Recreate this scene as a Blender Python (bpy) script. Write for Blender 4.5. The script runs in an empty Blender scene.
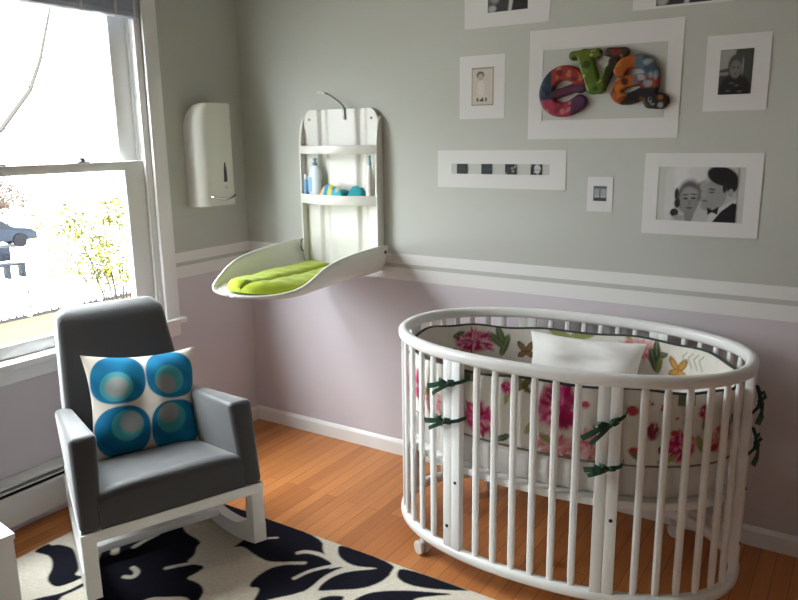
import bpy, bmesh, math, random
import numpy as np
from mathutils import Vector, Matrix
R = math.radians
PI = math.pi
random.seed(7)
rng = np.random.default_rng(7)
scene = bpy.context.scene
COL = scene.collection

# ------------------------------------------------------------------ materials
def newmat(name):
    m = bpy.data.materials.new(name); m.use_nodes = True
    nt = m.node_tree
    b = nt.nodes['Principled BSDF']
    return m, nt, b

def node(nt, t, **kw):
    n = nt.nodes.new(t)
    for k, v in kw.items():
        if k in n.inputs: n.inputs[k].default_value = v
        else: setattr(n, k, v)
    return n

def noise_bump(nt, b, scale, strength, dist=.002, detail=4, coord='Object', stretch=None):
    tc = node(nt, 'ShaderNodeTexCoord')
    src = tc.outputs[coord]
    if stretch:
        mp = node(nt, 'ShaderNodeMapping'); mp.inputs['Scale'].default_value = stretch
        nt.links.new(src, mp.inputs['Vector']); src = mp.outputs['Vector']
    nz = node(nt, 'ShaderNodeTexNoise', Scale=scale, Detail=detail)
    nt.links.new(src, nz.inputs['Vector'])
    bp = node(nt, 'ShaderNodeBump', Strength=strength, Distance=dist)
    nt.links.new(nz.outputs['Fac'], bp.inputs['Height'])
    nt.links.new(bp.outputs['Normal'], b.inputs['Normal'])
    return nz, src

def mat(name, col, rough=.5, metal=0, bump=0, bscale=60, var=.06, spec=.5, sheen=0, trans=0):
    m, nt, b = newmat(name)
    b.inputs['Roughness'].default_value = rough
    b.inputs['Metallic'].default_value = metal
    b.inputs['Specular IOR Level'].default_value = spec
    if sheen:
        b.inputs['Sheen Weight'].default_value = sheen
        b.inputs['Sheen Roughness'].default_value = .35
    tc = node(nt, 'ShaderNodeTexCoord')
    nz = node(nt, 'ShaderNodeTexNoise', Scale=6.0, Detail=3.0)
    nt.links.new(tc.outputs['Object'], nz.inputs['Vector'])
    mx = node(nt, 'ShaderNodeMix', data_type='RGBA')
    c = np.array(col)
    mx.inputs['A'].default_value = (*np.clip(c*(1-var), 0, 1), 1)
    mx.inputs['B'].default_value = (*np.clip(c*(1+var), 0, 1), 1)
    nt.links.new(nz.outputs['Fac'], mx.inputs['Factor'])
    nt.links.new(mx.outputs['Result'], b.inputs['Base Color'])
    if bump: noise_bump(nt, b, bscale, bump)
    if trans: b.inputs['Transmission Weight'].default_value = trans
    return m

def painted_mat(name, rough=.8, bump=0, bscale=400, spec=.3, sheen=0):
    m, nt, b = newmat(name)
    b.inputs['Roughness'].default_value = rough
    b.inputs['Specular IOR Level'].default_value = spec
    if sheen: b.inputs['Sheen Weight'].default_value = sheen
    a = node(nt, 'ShaderNodeAttribute', attribute_name='Col')
    nt.links.new(a.outputs['Color'], b.inputs['Base Color'])
    if bump: noise_bump(nt, b, bscale, bump)
    return m

M = {}
M['white_lacquer'] = mat('white_lacquer', (.80, .80, .78), .32, var=.01)
M['white_trim'] = mat('white_trim', (.78, .78, .77), .4, var=.02)
M['white_plastic'] = mat('white_plastic', (.72, .71, .66), .25, var=.01)
M['frame_white'] = mat('frame_white', (.66, .65, .64), .75, var=.02)
M['charcoal_fabric'] = mat('charcoal_fabric', (.024, .024, .0255), .62, bump=.6, bscale=200, var=.15, spec=.75, sheen=.8)
M['green_ribbon'] = mat('green_ribbon', (.014, .052, .028), .4, var=.3, spec=.3)
M['hem_cord'] = mat('hem_cord', (.22, .20, .16), .9)
M['piping'] = mat('piping', (.030, .042, .032), .7, var=.2)
M['lime_fabric'] = mat('lime_fabric', (.25, .31, .022), .9, bump=.5, bscale=120, var=.12, spec=.2, sheen=.2)
M['white_fabric'] = mat('white_fabric', (.80, .79, .77), .95, bump=.4, bscale=90, var=.03, spec=.2)
M['quilt_fabric'] = mat('quilt_fabric', (.66, .63, .60), .95, bump=.4, bscale=60, var=.05, spec=.2)
M['black_screw'] = mat('black_screw', (.012, .012, .014), .4)
M['chrome'] = mat('chrome', (.55, .55, .55), .2, metal=1)
M['grey_metal'] = mat('grey_metal', (.25, .25, .25), .35, metal=.8)
M['caster_plastic'] = mat('caster_plastic', (.62, .60, .55), .2, var=.03)
M['blind'] = mat('blind', (.36, .40, .50), .5, var=.08)
M['tape'] = mat('tape', (.55, .55, .56), .8)
M['heater'] = mat('heater', (.60, .59, .57), .45, var=.02)
M['slot_grey'] = mat('slot_grey', (.045, .042, .036), .5)
M['slot_shade'] = mat('slot_shade', (.006, .006, .010), .6)
M['blue_plastic'] = mat('blue_plastic', (.22, .42, .66), .3)
M['pale_bottle'] = mat('pale_bottle', (.66, .74, .80), .3, var=.02)
M['cap_blue'] = mat('cap_blue', (.30, .42, .52), .35, var=.03)
M['teal_fabric'] = mat('teal_fabric', (.01, .30, .33), .8, bump=.4, bscale=60, var=.3)
M['table_white'] = mat('table_white', (.72, .71, .70), .4, var=.02)
M['painted_cloth'] = painted_mat('painted_cloth', .9, .25, 500)
M['painted_rug'] = painted_mat('painted_rug', .97, .7, 260, spec=.1)
M['painted_print'] = painted_mat('painted_print', .45)
M['painted_letter'] = painted_mat('painted_letter', .35, .2, 120)
# outdoors
M['dry_lawn'] = mat('dry_lawn', (.049, .037, .022), .95, spec=0, bump=.5, bscale=8, var=.35)
M['pale_drive'] = mat('pale_drive', (.52, .51, .49), .95, var=.05, spec=0)
M['dark_border'] = mat('dark_border', (.012, .011, .011), .95, spec=0, var=.3)
M['fence_paint'] = mat('fence_paint', (.75, .75, .74), .6, var=.03)
M['car_paint'] = mat('car_paint', (.007, .0095, .015), .6, spec=.08, var=.05)
M['car_red'] = mat('car_red', (.03, .010, .010), .6, spec=.08, var=.05)
M['car_glass'] = mat('car_glass', (.006, .007, .009), .3, spec=.1)
M['tyre'] = mat('tyre', (.006, .006, .007), .9, spec=.05)
M['bark'] = mat('bark', (.022, .019, .017), .95, spec=.05, var=.2)
M['pale_bark'] = mat('pale_bark', (.036, .032, .028), .95, spec=.05)
M['forsythia'] = mat('forsythia', (.088, .085, .017), .95, spec=.05, var=.3)
M['russet'] = mat('russet', (.052, .038, .030), .95, spec=.05, var=.3)
M['bench_blue'] = mat('bench_blue', (.004, .0055, .009), .7, spec=.08, var=.1)

def wall_material():
    m, nt, b = newmat('sage_and_lavender_wall_paint')
    b.inputs['Roughness'].default_value = .62
    b.inputs['Specular IOR Level'].default_value = .3
    g = node(nt, 'ShaderNodeNewGeometry')
    sx = node(nt, 'ShaderNodeSeparateXYZ'); nt.links.new(g.outputs['Position'], sx.inputs[0])
    mr = node(nt, 'ShaderNodeMapRange'); mr.inputs['From Min'].default_value = 0; mr.inputs['From Max'].default_value = 2.5
    nt.links.new(sx.outputs['Z'], mr.inputs['Value'])
    cr = node(nt, 'ShaderNodeValToRGB'); cr.color_ramp.interpolation = 'CONSTANT'
    lav, white, sage = (.59, .545, .578, 1), (.74, .735, .715, 1), (.482, .496, .456, 1)
    el = cr.color_ramp.elements
    el[0].position = 0; el[0].color = lav
    el[1].position = .897/2.5; el[1].color = white
    for z, c in ((.949, sage), (.968, white), (1.022, sage)):
        e = el.new(z/2.5); e.color = c
    nt.links.new(mr.outputs['Result'], cr.inputs['Fac'])
    nz = node(nt, 'ShaderNodeTexNoise', Scale=2.2, Detail=3.0)
    nt.links.new(g.outputs['Position'], nz.inputs['Vector'])
    mx = node(nt, 'ShaderNodeMix', data_type='RGBA', blend_type='MULTIPLY')
    mx.inputs['Factor'].default_value = 1
    nt.links.new(cr.outputs['Color'], mx.inputs['A'])
    mr2 = node(nt, 'ShaderNodeMapRange'); mr2.inputs['To Min'].default_value = .97; mr2.inputs['To Max'].default_value = 1.03
    nt.links.new(nz.outputs['Fac'], mr2.inputs['Value'])
    nt.links.new(mr2.outputs['Result'], mx.inputs['B'])
    nt.links.new(mx.outputs['Result'], b.inputs['Base Color'])
    noise_bump(nt, b, 180, .08, .001)
    return m
M['wall'] = wall_material()
M['ceiling'] = mat('ceiling_paint', (.68, .68, .66), .8, var=.02)

def floor_material():
    m, nt, b = newmat('oak_strip_floor')
    b.inputs['Roughness'].default_value = .38
    b.inputs['Specular IOR Level'].default_value = .35
    g = node(nt, 'ShaderNodeNewGeometry')
    mp = node(nt, 'ShaderNodeMapping'); mp.inputs['Rotation'].default_value = (0, 0, PI/2)
    nt.links.new(g.outputs['Position'], mp.inputs['Vector'])
    br = node(nt, 'ShaderNodeTexBrick')
    br.offset = .37; br.squash = 1
    br.inputs['Scale'].default_value = 1
    br.inputs['Brick Width'].default_value = .85
    br.inputs['Row Height'].default_value = .057
    br.inputs['Mortar Size'].default_value = .0012
    br.inputs['Mortar Smooth'].default_value = .3
    br.inputs['Bias'].default_value = -.1
    br.inputs['Color1'].default_value = (.53, .205, .062, 1)
    br.inputs['Color2'].default_value = (.37, .125, .034, 1)
    br.inputs['Mortar'].default_value = (.15, .045, .012, 1)
    nt.links.new(mp.outputs['Vector'], br.inputs['Vector'])
    mp2 = node(nt, 'ShaderNodeMapping'); mp2.inputs['Scale'].default_value = (55, 2.5, 1)
    nt.links.new(g.outputs['Position'], mp2.inputs['Vector'])
    nz = node(nt, 'ShaderNodeTexNoise', Scale=1.0, Detail=5.0)
    nt.links.new(mp2.outputs['Vector'], nz.inputs['Vector'])
    mr = node(nt, 'ShaderNodeMapRange'); mr.inputs['To Min'].default_value = .74; mr.inputs['To Max'].default_value = 1.22
    nt.links.new(nz.outputs['Fac'], mr.inputs['Value'])
    mx = node(nt, 'ShaderNodeMix', data_type='RGBA', blend_type='MULTIPLY'); mx.inputs['Factor'].default_value = 1
    nt.links.new(br.outputs['Color'], mx.inputs['A']); nt.links.new(mr.outputs['Result'], mx.inputs['B'])
    nt.links.new(mx.outputs['Result'], b.inputs['Base Color'])
    bp = node(nt, 'ShaderNodeBump', Strength=.35, Distance=.001); bp.invert = True
    nt.links.new(br.outputs['Fac'], bp.inputs['Height']); nt.links.new(bp.outputs['Normal'], b.inputs['Normal'])
    return m
M['floor'] = floor_material()

def glass_material():
    m = bpy.data.materials.new('window_glass'); m.use_nodes = True
    nt = m.node_tree; nt.nodes.clear()
    o = node(nt, 'ShaderNodeOutputMaterial')
    t = node(nt, 'ShaderNodeBsdfTransparent'); t.inputs[0].default_value = (.97, .98, .97, 1)
    gl = node(nt, 'ShaderNodeBsdfGlossy'); gl.inputs['Roughness'].default_value = .02
    mx = node(nt, 'ShaderNodeMixShader'); mx.inputs[0].default_value = .05
    nt.links.new(t.outputs[0], mx.inputs[1]); nt.links.new(gl.outputs[0], mx.inputs[2]); nt.links.new(mx.outputs[0], o.inputs[0])
    return m
M['glass'] = glass_material()

# ------------------------------------------------------------------ mesh helpers
def V(*a): return Vector(a)

def link(name, me, m=None, parent=None, smooth=True, angle=38):
    o = bpy.data.objects.new(name, me); COL.objects.link(o)
    if m: me.materials.append(m)
    if parent: o.parent = parent
    return o

class MB:
    def __init__(s): s.bm = bmesh.new()
    def hexa(s, P, r=0, seg=3):
        """eight corners: bottom ring of four then the top ring of four"""
        bm = s.bm
        v = [bm.verts.new(p) for p in P]
        fs = [bm.faces.new([v[i] for i in q]) for q in ((3, 2, 1, 0), (4, 5, 6, 7), (0, 1, 5, 4), (1, 2, 6, 5), (2, 3, 7, 6), (3, 0, 4, 7))]
        if r:
            es = set()
            for f in fs:
                for e in f.edges: es.add(e)
            bmesh.ops.bevel(bm, geom=list(es), offset=r, segments=seg, profile=.5, affect='EDGES', clamp_overlap=True)
        return s
    def box(s, x0, x1, y0, y1, z0, z1, r=0, seg=2, mtx=None):
        P = [V(x0, y0, z0), V(x1, y0, z0), V(x1, y1, z0), V(x0, y1, z0), V(x0, y0, z1), V(x1, y0, z1), V(x1, y1, z1), V(x0, y1, z1)]
        if mtx: P = [mtx @ p for p in P]
        return s.hexa(P, r, seg)
    def sweep(s, path, sec, closed=False, up=None, caps=True, scale=None, twist=None):
        """sec: (a, b) points, a along the side vector, b along the up vector"""
        bm = s.bm; n = len(path); path = [Vector(p) for p in path]
        up = Vector(up) if up is not None else V(0, 0, 1)
        rings = []; prev = None
        for i, p in enumerate(path):
            if closed: t = path[(i+1) % n] - path[i-1]
            else: t = path[min(i+1, n-1)] - path[max(i-1, 0)]
            t.normalize()
            side = t.cross(up)
            if side.length < 1e-4: side = prev if prev else t.orthogonal()
            side.normalize(); prev = side
            u = side.cross(t)
            k = scale[i] if scale else 1
            rings.append([bm.verts.new(p + side*(a*k) + u*(b*k)) for a, b in sec])
        m = len(sec)
        for i in range(n if closed else n-1):
            A, B = rings[i], rings[(i+1) % n]
            for j in range(m):
                bm.faces.new((A[j], A[(j+1) % m], B[(j+1) % m], B[j]))
        if caps and not closed:
            bm.faces.new(rings[0][::-1]); bm.faces.new(rings[-1])
        return s
    def tube(s, path, r, n=10, **k):
        rr = r if isinstance(r, (list, tuple)) else None
        sec = [((1 if rr else r)*math.cos(2*PI*i/n), (1 if rr else r)*math.sin(2*PI*i/n)) for i in range(n)]
        return s.sweep(path, sec, scale=list(rr) if rr else None, **k)
    def lathe(s, prof, origin=(0, 0, 0), n=20, mtx=None):
        bm = s.bm; o = Vector(origin); rings = []
        for r, z in prof:
            ring = []
            for i in range(n):
                p = V(r*math.cos(2*PI*i/n), r*math.sin(2*PI*i/n), z)
                if mtx: p = mtx @ p
                ring.append(bm.verts.new(p + o))
            rings.append(ring)
        for A, B in zip(rings, rings[1:]):
            for j in range(n): bm.faces.new((A[j], A[(j+1) % n], B[(j+1) % n], B[j]))
        bm.faces.new(rings[0][::-1]); bm.faces.new(rings[-1])
        return s
    def prism(s, poly, f, d):
        """poly of 2D points, f maps (a, b, depth) to 3D"""
        bm = s.bm
        A = [bm.verts.new(f(a, b, 0)) for a, b in poly]; B = [bm.verts.new(f(a, b, d)) for a, b in poly]
        bm.faces.new(A[::-1]); bm.faces.new(B)
        n = len(poly)
        for i in range(n): bm.faces.new((A[i], A[(i+1) % n], B[(i+1) % n], B[i]))
        return s
    def loft(s, rings, cap=True):
        bm = s.bm; Rg = [[bm.verts.new(p) for p in r] for r in rings]; n = len(rings[0])
        for A, B in zip(Rg, Rg[1:]):
            for j in range(n): bm.faces.new((A[j], A[(j+1) % n], B[(j+1) % n], B[j]))
        if cap: bm.faces.new(Rg[0][::-1]); bm.faces.new(Rg[-1])
        return s
    def grid(s, P):
        bm = s.bm; nu, nv = len(P), len(P[0])
        Vv = [[bm.verts.new(p) for p in row] for row in P]
        for i in range(nu-1):
            for j in range(nv-1): bm.faces.new((Vv[i][j], Vv[i+1][j], Vv[i+1][j+1], Vv[i][j+1]))
        return s
    def build(s, name, m, parent=None, smooth=True, angle=40, local=None):
        bm = s.bm
        bmesh.ops.remove_doubles(bm, verts=bm.verts, dist=1e-6)
        bmesh.ops.recalc_face_normals(bm, faces=bm.faces)
        if local is not None:
            bmesh.ops.transform(bm, matrix=local, verts=bm.verts)
        for f in bm.faces: f.smooth = smooth
        if smooth:
            for e in bm.edges:
                if len(e.link_faces) == 2 and e.calc_face_angle(0) > R(angle): e.smooth = False
        me = bpy.data.meshes.new(name); bm.to_mesh(me); bm.free()
        return link(name, me, m, parent)

def tag(o, label, cat, group=None, kind=None):
    if label: o['label'] = label
    if cat: o['category'] = cat
    if group: o['group'] = group
    if kind: o['kind'] = kind
    return o

def thing(name, label, cat, loc=(0, 0, 0), rz=0, group=None):
    o = bpy.data.objects.new(name, None); COL.objects.link(o)
    o.empty_display_size = .1
    o.location = loc; o.rotation_euler = (0, 0, rz)
    return tag(o, label, cat, group)

def struct(o): o['kind'] = 'structure'; return o

# painting of surface colours on fine meshes
class Paint:
    def __init__(s, X, Y, base):
        s.X, s.Y = np.asarray(X, float), np.asarray(Y, float)
        s.C = np.empty(s.X.shape + (3,)); s.C[:] = base
    def mix(s, a, col):
        a = np.clip(a, 0, 1)[..., None]; s.C = s.C*(1-a) + np.array(col)*a
        return s
    def ell(s, cx, cy, rx, ry, col, soft=.1, ang=0):
        c, n = math.cos(ang), math.sin(ang); dx, dy = s.X-cx, s.Y-cy
        u, v = (dx*c+dy*n)/rx, (-dx*n+dy*c)/ry
        d = np.sqrt(u*u+v*v)
        return s.mix((1-d)/soft+.5, col)
    def dist(s, pts, closed):
        d = np.full(s.X.shape, 1e9); pts = np.asarray(pts, float); n = len(pts)
        for i in range(n if closed else n-1):
            a, b = pts[i], pts[(i+1) % n]; e = b-a
            t = np.clip(((s.X-a[0])*e[0]+(s.Y-a[1])*e[1])/(e@e+1e-12), 0, 1)
            d = np.minimum(d, np.hypot(s.X-a[0]-t*e[0], s.Y-a[1]-t*e[1]))
        return d
    def poly(s, pts, col, soft=.004):
        d = s.dist(pts, True); ins = np.zeros(s.X.shape, bool); n = len(pts)
        for i in range(n):
            (x0, y0), (x1, y1) = pts[i], pts[(i+1) % n]
            if y0 == y1: continue
            c = ((y0 > s.Y) != (y1 > s.Y)) & (s.X < (x1-x0)*(s.Y-y0)/(y1-y0)+x0)
            ins ^= c
        return s.mix(.5+np.where(ins, d, -d)/soft, col)
    def stroke(s, pts, w, col, soft=.004):
        return s.mix(.5+(w/2-s.dist(pts, False))/soft, col)
    def noise(s, amt):
        s.C = s.C*(1+amt*(rng.random(s.X.shape)-.5))[..., None]; return s

def smooth_pts(pts, k=2, closed=True):
    pts = [tuple(p) for p in pts]
    for _ in range(k):
        q = []; n = len(pts)
        for i in range(n if closed else n-1):
            a, b = pts[i], pts[(i+1) % n]
            q += [(a[0]*.75+b[0]*.25, a[1]*.75+b[1]*.25), (a[0]*.25+b[0]*.75, a[1]*.25+b[1]*.75)]
        if not closed: q = [pts[0]] + q + [pts[-1]]
        pts = q
    return pts

def mesh_cols(name, verts, faces, cols, m, parent=None, smooth=True):
    me = bpy.data.meshes.new(name)
    me.from_pydata([tuple(v) for v in verts], [], [tuple(f) for f in faces])
    at = me.color_attributes.new('Col', 'FLOAT_COLOR', 'POINT')
    c = np.ones((len(verts), 4), np.float32); c[:, :3] = np.clip(cols, 0, 1)
    at.data.foreach_set('color', c.ravel())
    me.polygons.foreach_set('use_smooth', [smooth]*len(me.polygons))
    me.validate()
    bm = bmesh.new(); bm.from_mesh(me); bmesh.ops.recalc_face_normals(bm, faces=bm.faces)
    for e in bm.edges:
        if len(e.link_faces) == 2 and e.calc_face_angle(0) > R(45): e.smooth = False
    bm.to_mesh(me); bm.free()
    return link(name, me, m, parent)

def grid_faces(nu, nv, off=0, closed=False):
    f = []
    for i in range(nu if closed else nu-1):
        k = (i+1) % nu
        for j in range(nv-1):
            f.append((off+i*nv+j, off+k*nv+j, off+k*nv+j+1, off+i*nv+j+1))
    return f

def slab_painted(name, P3, C, thick, m, parent=None):
    """P3 (nu, nv, 3) front surface; thick (3-vector) leads to the back; closed with sides and a back"""
    nu, nv = P3.shape[:2]
    verts = [P3[i, j] for i in range(nu) for j in range(nv)]
    cols = C.reshape(-1, 3)
    faces = grid_faces(nu, nv)
    loop = [i*nv for i in range(nu)] + [(nu-1)*nv+j for j in range(1, nv)] + [i*nv+nv-1 for i in range(nu-2, -1, -1)] + [j for j in range(nv-2, 0, -1)]
    base = len(verts)
    verts = verts + [np.array(verts[k])+np.array(thick) for k in loop]
    cols = np.vstack([cols, cols[loop]])
    n = len(loop)
    for i in range(n):
        faces.append((loop[i], loop[(i+1) % n], base+(i+1) % n, base+i))
    faces.append(tuple(base+i for i in range(n)))
    return mesh_cols(name, verts, faces, cols, m, parent)

# ------------------------------------------------------------------ room shell
RX, RY, RZ, T = 5.4, -5.2, 2.5, .14
WIN = [(-1.58, -.603, .70, 2.24), (-2.60, -1.81, .70, 2.24)]     # y0, y1, z0, z1 of the openings

b = MB().box(-T, RX+T, RY-T, T, -.2, 0); struct(b.build('floor', M['floor'], smooth=False))
b = MB().box(-T, RX+T, RY-T, T, RZ, RZ+.2); struct(b.build('ceiling', M['ceiling'], smooth=False))
b = MB().box(-T, RX+T, 0, T, 0, RZ); struct(b.build('wall_back', M['wall'], smooth=False))
b = MB().box(RX, RX+T, RY, 0, 0, RZ); struct(b.build('wall_right', M['wall'], smooth=False))
b = MB().box(-T, RX+T, RY-T, RY, 0, RZ); struct(b.build('wall_front', M['wall'], smooth=False))
b = MB()
ys = [0, WIN[0][1], WIN[0][0], WIN[1][1], WIN[1][0], RY]
for k in (0, 2, 4): b.box(-T, 0, ys[k+1], ys[k], 0, RZ)
for y0, y1, z0, z1 in WIN:
    b.box(-T, 0, y0, y1, 0, z0); b.box(-T, 0, y0, y1, z1, RZ)
struct(b.build('wall_left', M['wall'], smooth=False))

def baseboard(name, pts):
    (x0, y0), (x1, y1), (nx, ny) = pts
    prof = [(0, 0), (.014, 0), (.014, .062), (.010, .071), (.005, .0786), (0, .0786)]
    d = V(x1-x0, y1-y0, 0); L = d.length; d.normalize(); nn = V(nx, ny, 0)
    struct(MB().prism(prof, lambda a, z, k: V(x0, y0, 0)+nn*a+V(0, 0, z)+d*k, L).build(name, M['white_trim'], smooth=False))
baseboard('baseboard_back', ((0, 0), (RX, 0), (0, -1)))
baseboard('baseboard_left', ((0, -.62), (0, -.014), (1, 0)))
baseboard('baseboard_right', ((RX, -.014), (RX, RY), (-1, 0)))
baseboard('baseboard_front', ((0, RY), (RX, RY), (0, 1)))

def window(name, y0, y1, z0, z1):
    w = bpy.data.objects.new(name, None); COL.objects.link(w); struct(w); w.location = (0, (y0+y1)/2, z0)
    L = Matrix.Translation((0, -(y0+y1)/2, -z0))
    P = lambda bb, n, m=M['white_trim'], **k: bb.build(n, m, w, local=L, **k)
    c = .08
    b = MB(); b.box(0, .02, y1, y1+c, z0-.02, z1+c, .004); b.box(0, .02, y0-c, y0, z0-.02, z1+c, .004); b.box(0, .024, y0, y1, z1, z1+c, .004)
    P(b, 'casing')
    b = MB(); b.box(-.06, .052, y0-.01, y1+.01, z0-.012, z0+.013, .004); b.box(0, .052, y1+.01, y1+c+.016, z0-.012, z0+.013, .004); b.box(0, .052, y0-c-.035, y0-.01, z0-.012, z0+.013, .004)
    P(b, 'sill')
    P(MB().box(0, .018, y0-c, y1+c, z0-.078, z0-.0125, .004), 'apron')
    j = .018
    b = MB(); b.box(-T, -.001, y1-j, y1+.004, z0, z1); b.box(-T, -.001, y0-.004, y0+j, z0, z1); b.box(-T, -.001, y0, y1, z1-j, z1); b.box(-T, -.06, y0, y1, z0-.01, z0+.012)
    for a, e in ((-.018, -.002), (-.062, -.056), (-.112, -.102)):          # stops and parting beads
        b.box(a, e, y1-j-.014, y1-j, z0+.013, z1-j); b.box(a, e, y0+j, y0+j+.014, z0+.013, z1-j)
    P(b, 'jamb')
    ya, yb = y0+j+.004, y1-j-.004
    def sash(x0, x1, za, zb, st, rb, rt, nm):
        b = MB(); b.box(x0, x1, yb-st, yb, za, zb, .004); b.box(x0, x1, ya, ya+st, za, zb, .004)
        b.box(x0, x1, ya+st-.002, yb-st+.002, za, za+rb, .004); b.box(x0, x1, ya+st-.002, yb-st+.002, zb-rt, zb, .004)
        s = P(b, nm)
        g = MB().box((x0+x1)/2-.002, (x0+x1)/2+.002, ya+st-.004, yb-st+.004, za+rb-.004, zb-rt+.004).build('pane', M['glass'], s, local=L, smooth=False)
    sash(-.055, -.020, z0+.014, 1.476, .112, .055, .040, 'lower_sash')
    sash(-.100, -.064, 1.440, z1-j, .100, .036, .05, 'upper_sash')
    for yy in (y1-.33, y1-.70):
        b = MB(); b.box(-.050, -.024, yy-.028, yy+.028, 1.476, 1.482, .002); b.lathe([(.011, 1.482), (.011, 1.492), (.006, 1.496)], (-.037, yy, 0), 14)
        b.box(-.046, -.026, yy-.035, yy+.004, 1.490, 1.497, .002)
        P(b, 'sash_lock', M['grey_metal'])
    return w
window('window_1', *WIN[0])
window('window_2', *WIN[1])

# raised blind in the head of the window
def blind(y0, y1, z, label):
    t = thing('window_blind', label, 'blind', (-.008, (y0+y1)/2, z))
    W = (y1-y0)/2-.022
    b = MB()
    for k in range(20): b.box(-.008, .040, -W, W, .026+k*.0042, .0287+k*.0042)
    b.build('slat_stack', M['blind'], t, smooth=False)
    MB().box(-.010, .042, -W, W, 0, .025, .006).build('bottom_rail', M['blind'], t)
    MB().box(-.012, .044, -W, W, .110, .128, .003).build('head_rail', M['blind'], t)
    for yy in (-W+.06, -W+.30, W-.29, W-.125, W-.03):
        MB().box(.0425, .0445, yy-.007, yy+.007, -.002, .12).build('ladder_tape', M['tape'], t, smooth=False)
blind(WIN[0][0], WIN[0][1], 2.092, 'blue grey blind pulled up at the top of the window beside the wall dispenser')

# baseboard heater along the window wall
t = thing('baseboard_heater', 'white baseboard heater with a black slot along the window wall behind the chair', 'heater', (0, -2.3, 0))
y0, y1 = -1.65, 1.66
MB().prism([(.002, .03), (.062, .05), (.066, .056), (.066, .178), (.060, .183), (.056, .183), (.056, .06), (.002, .06)], lambda a, z, k: V(a, y0+k, z), y1-y0).build('front_panel', M['heater'], t, smooth=False)
MB().prism([(.002, .03), (.012, .03), (.012, .218), (.050, .212), (.052, .219), (.046, .226), (.012, .238), (.002, .238)], lambda a, z, k: V(a, y0+k, z), y1-y0).build('back_panel', M['heater'], t, smooth=False)
MB().box(.013, .055, y0+.01, y1-.01, .07, .180).box(.0122, .030, y0+.01, y1-.01, .181, .211).build('fin_core_and_shade', M['slot_shade'], t, smooth=False)  # fin core, plus a near-black strip painting the shade inside the slot
MB().box(.031, .056, y0+.01, y1-.01, .1955, .2005).build('damper', M['heater'], t, smooth=False)
for yy in (y0-.004, y1-.012): MB().box(.002, .068, yy, yy+.016, 0, .24, .004).build('end_cap', M['heater'], t)

# ------------------------------------------------------------------ crib
CX, CY, CA, CB, CN, CTH = 1.945, -.417, .642, .395, 2.2, .03
def ell(t, off=0, a=CA, b=CB):
    ct, st = math.cos(t), math.sin(t)
    return V((a+off)*math.copysign(abs(ct)**(2/CN), ct), (b+off)*math.copysign(abs(st)**(2/CN), st), 0)
def ell_path(off, z, n=160):
    return [ell(2*PI*i/n, off)+V(0, 0, z) for i in range(n)]
def ell_frame(tdeg, off):
    t = R(tdeg); p = ell(t, off); q = ell(t+.01, off)-ell(t-.01, off); q.normalize()
    return p, q, V(q.y, -q.x, 0)           # point, tangent, outward normal
crib = thing('crib', 'white oval slatted crib on casters by the picture wall', 'crib', (CX, CY, 0), CTH)
def rrect(w, h, r, n=4):
    out = []
    for cx, cy, a0 in ((w/2-r, h/2-r, 0), (-w/2+r, h/2-r, 90), (-w/2+r, -h/2+r, 180), (w/2-r, -h/2+r, 270)):
        for k in range(n+1): a = R(a0+90*k/n); out.append((cx+r*math.cos(a), cy+r*math.sin(a)))
    return out
MB().sweep(ell_path(-.017, .832), rrect(.036, .042, .0155), closed=True).build('top_rail', M['white_lacquer'], crib)
MB().sweep(ell_path(-.017, .0915), rrect(.036, .041, .0155), closed=True).build('bottom_rail', M['white_lacquer'], crib)
def upright(tdeg, wt, wr, name, r, split=False, off=-.017):
    p, tg, nr = ell_frame(tdeg, off)
    mt = Matrix((( tg.x, nr.x, 0, p.x), (tg.y, nr.y, 0, p.y), (0, 0, 1, 0), (0, 0, 0, 1)))
    b = MB()
    if split:
        b.box(-wt/2, -.0004, -wr/2, wr/2, .100, .820, r, 2, mt); b.box(.0004, wt/2, -wr/2, wr/2, .100, .820, r, 2, mt)
    else:
        b.sweep([mt @ V(0, 0, z) for z in (.100, .14, .4, .78, .820)], rrect(wt, wr, r, 3), up=nr, scale=[.8, 1, 1, 1, .8])
    o = b.build(name, M['white_lacquer'], crib)
    return o, mt
# slats: six on each long side, six in each quarter of the ends
us = [-.173, -.1035, -.0345, .0345, .1035, .173]
slat_t = []
for sgn in (1, -1):
    for u in us:
        ct = math.copysign((abs(u)/(CA-.017))**(CN/2), u)
        slat_t.append(sgn*math.degrees(math.acos(ct)))
for q in (56.5, 49.0, 41.0, 32.5, 24.0, 16.0):
    for s1 in (q, -q, 180-q, -(180-q)): slat_t.append(s1)
for tdeg in slat_t: upright(tdeg, .024, .017, 'slat', .007)
posts = [-66.7, -113.3, 66.7, 113.3, 0, 180]
for tdeg in posts:
    o, mt = upright(tdeg, .074, .026, 'post', .0016, True)
    for du, z in ((.019, .37), (-.019, .19)) if tdeg in (-113.3, 113.3) else ((.019, .37),) if abs(tdeg) == 66.7 else ((-.019, .218), (.019, .40)):
        MB().lathe([(.0062, -.002), (.0062, .0022), (.004, .003)], mt @ V(du, .013, z), 12, mtx=(mt.to_3x3() @ Matrix(((1, 0, 0), (0, 0, 1), (0, -1, 0)))).to_4x4()).build('screw', M['black_screw'], o)
def ell_solid(bb, off, z0, z1, r, n=120):
    prof = [(-r, z0), (-r*.3, z0+r*.3), (0, z0+r), (0, z1-r), (-r*.3, z1-r*.3), (-r, z1)]
    bb.loft([[ell(2*PI*i/n, off+d)+V(0, 0, z) for i in range(n)] for d, z in prof]); return bb
ell_solid(MB(), -.0300, .400, .428, .004).build('mattress_base', M['white_lacquer'], crib)
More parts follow.
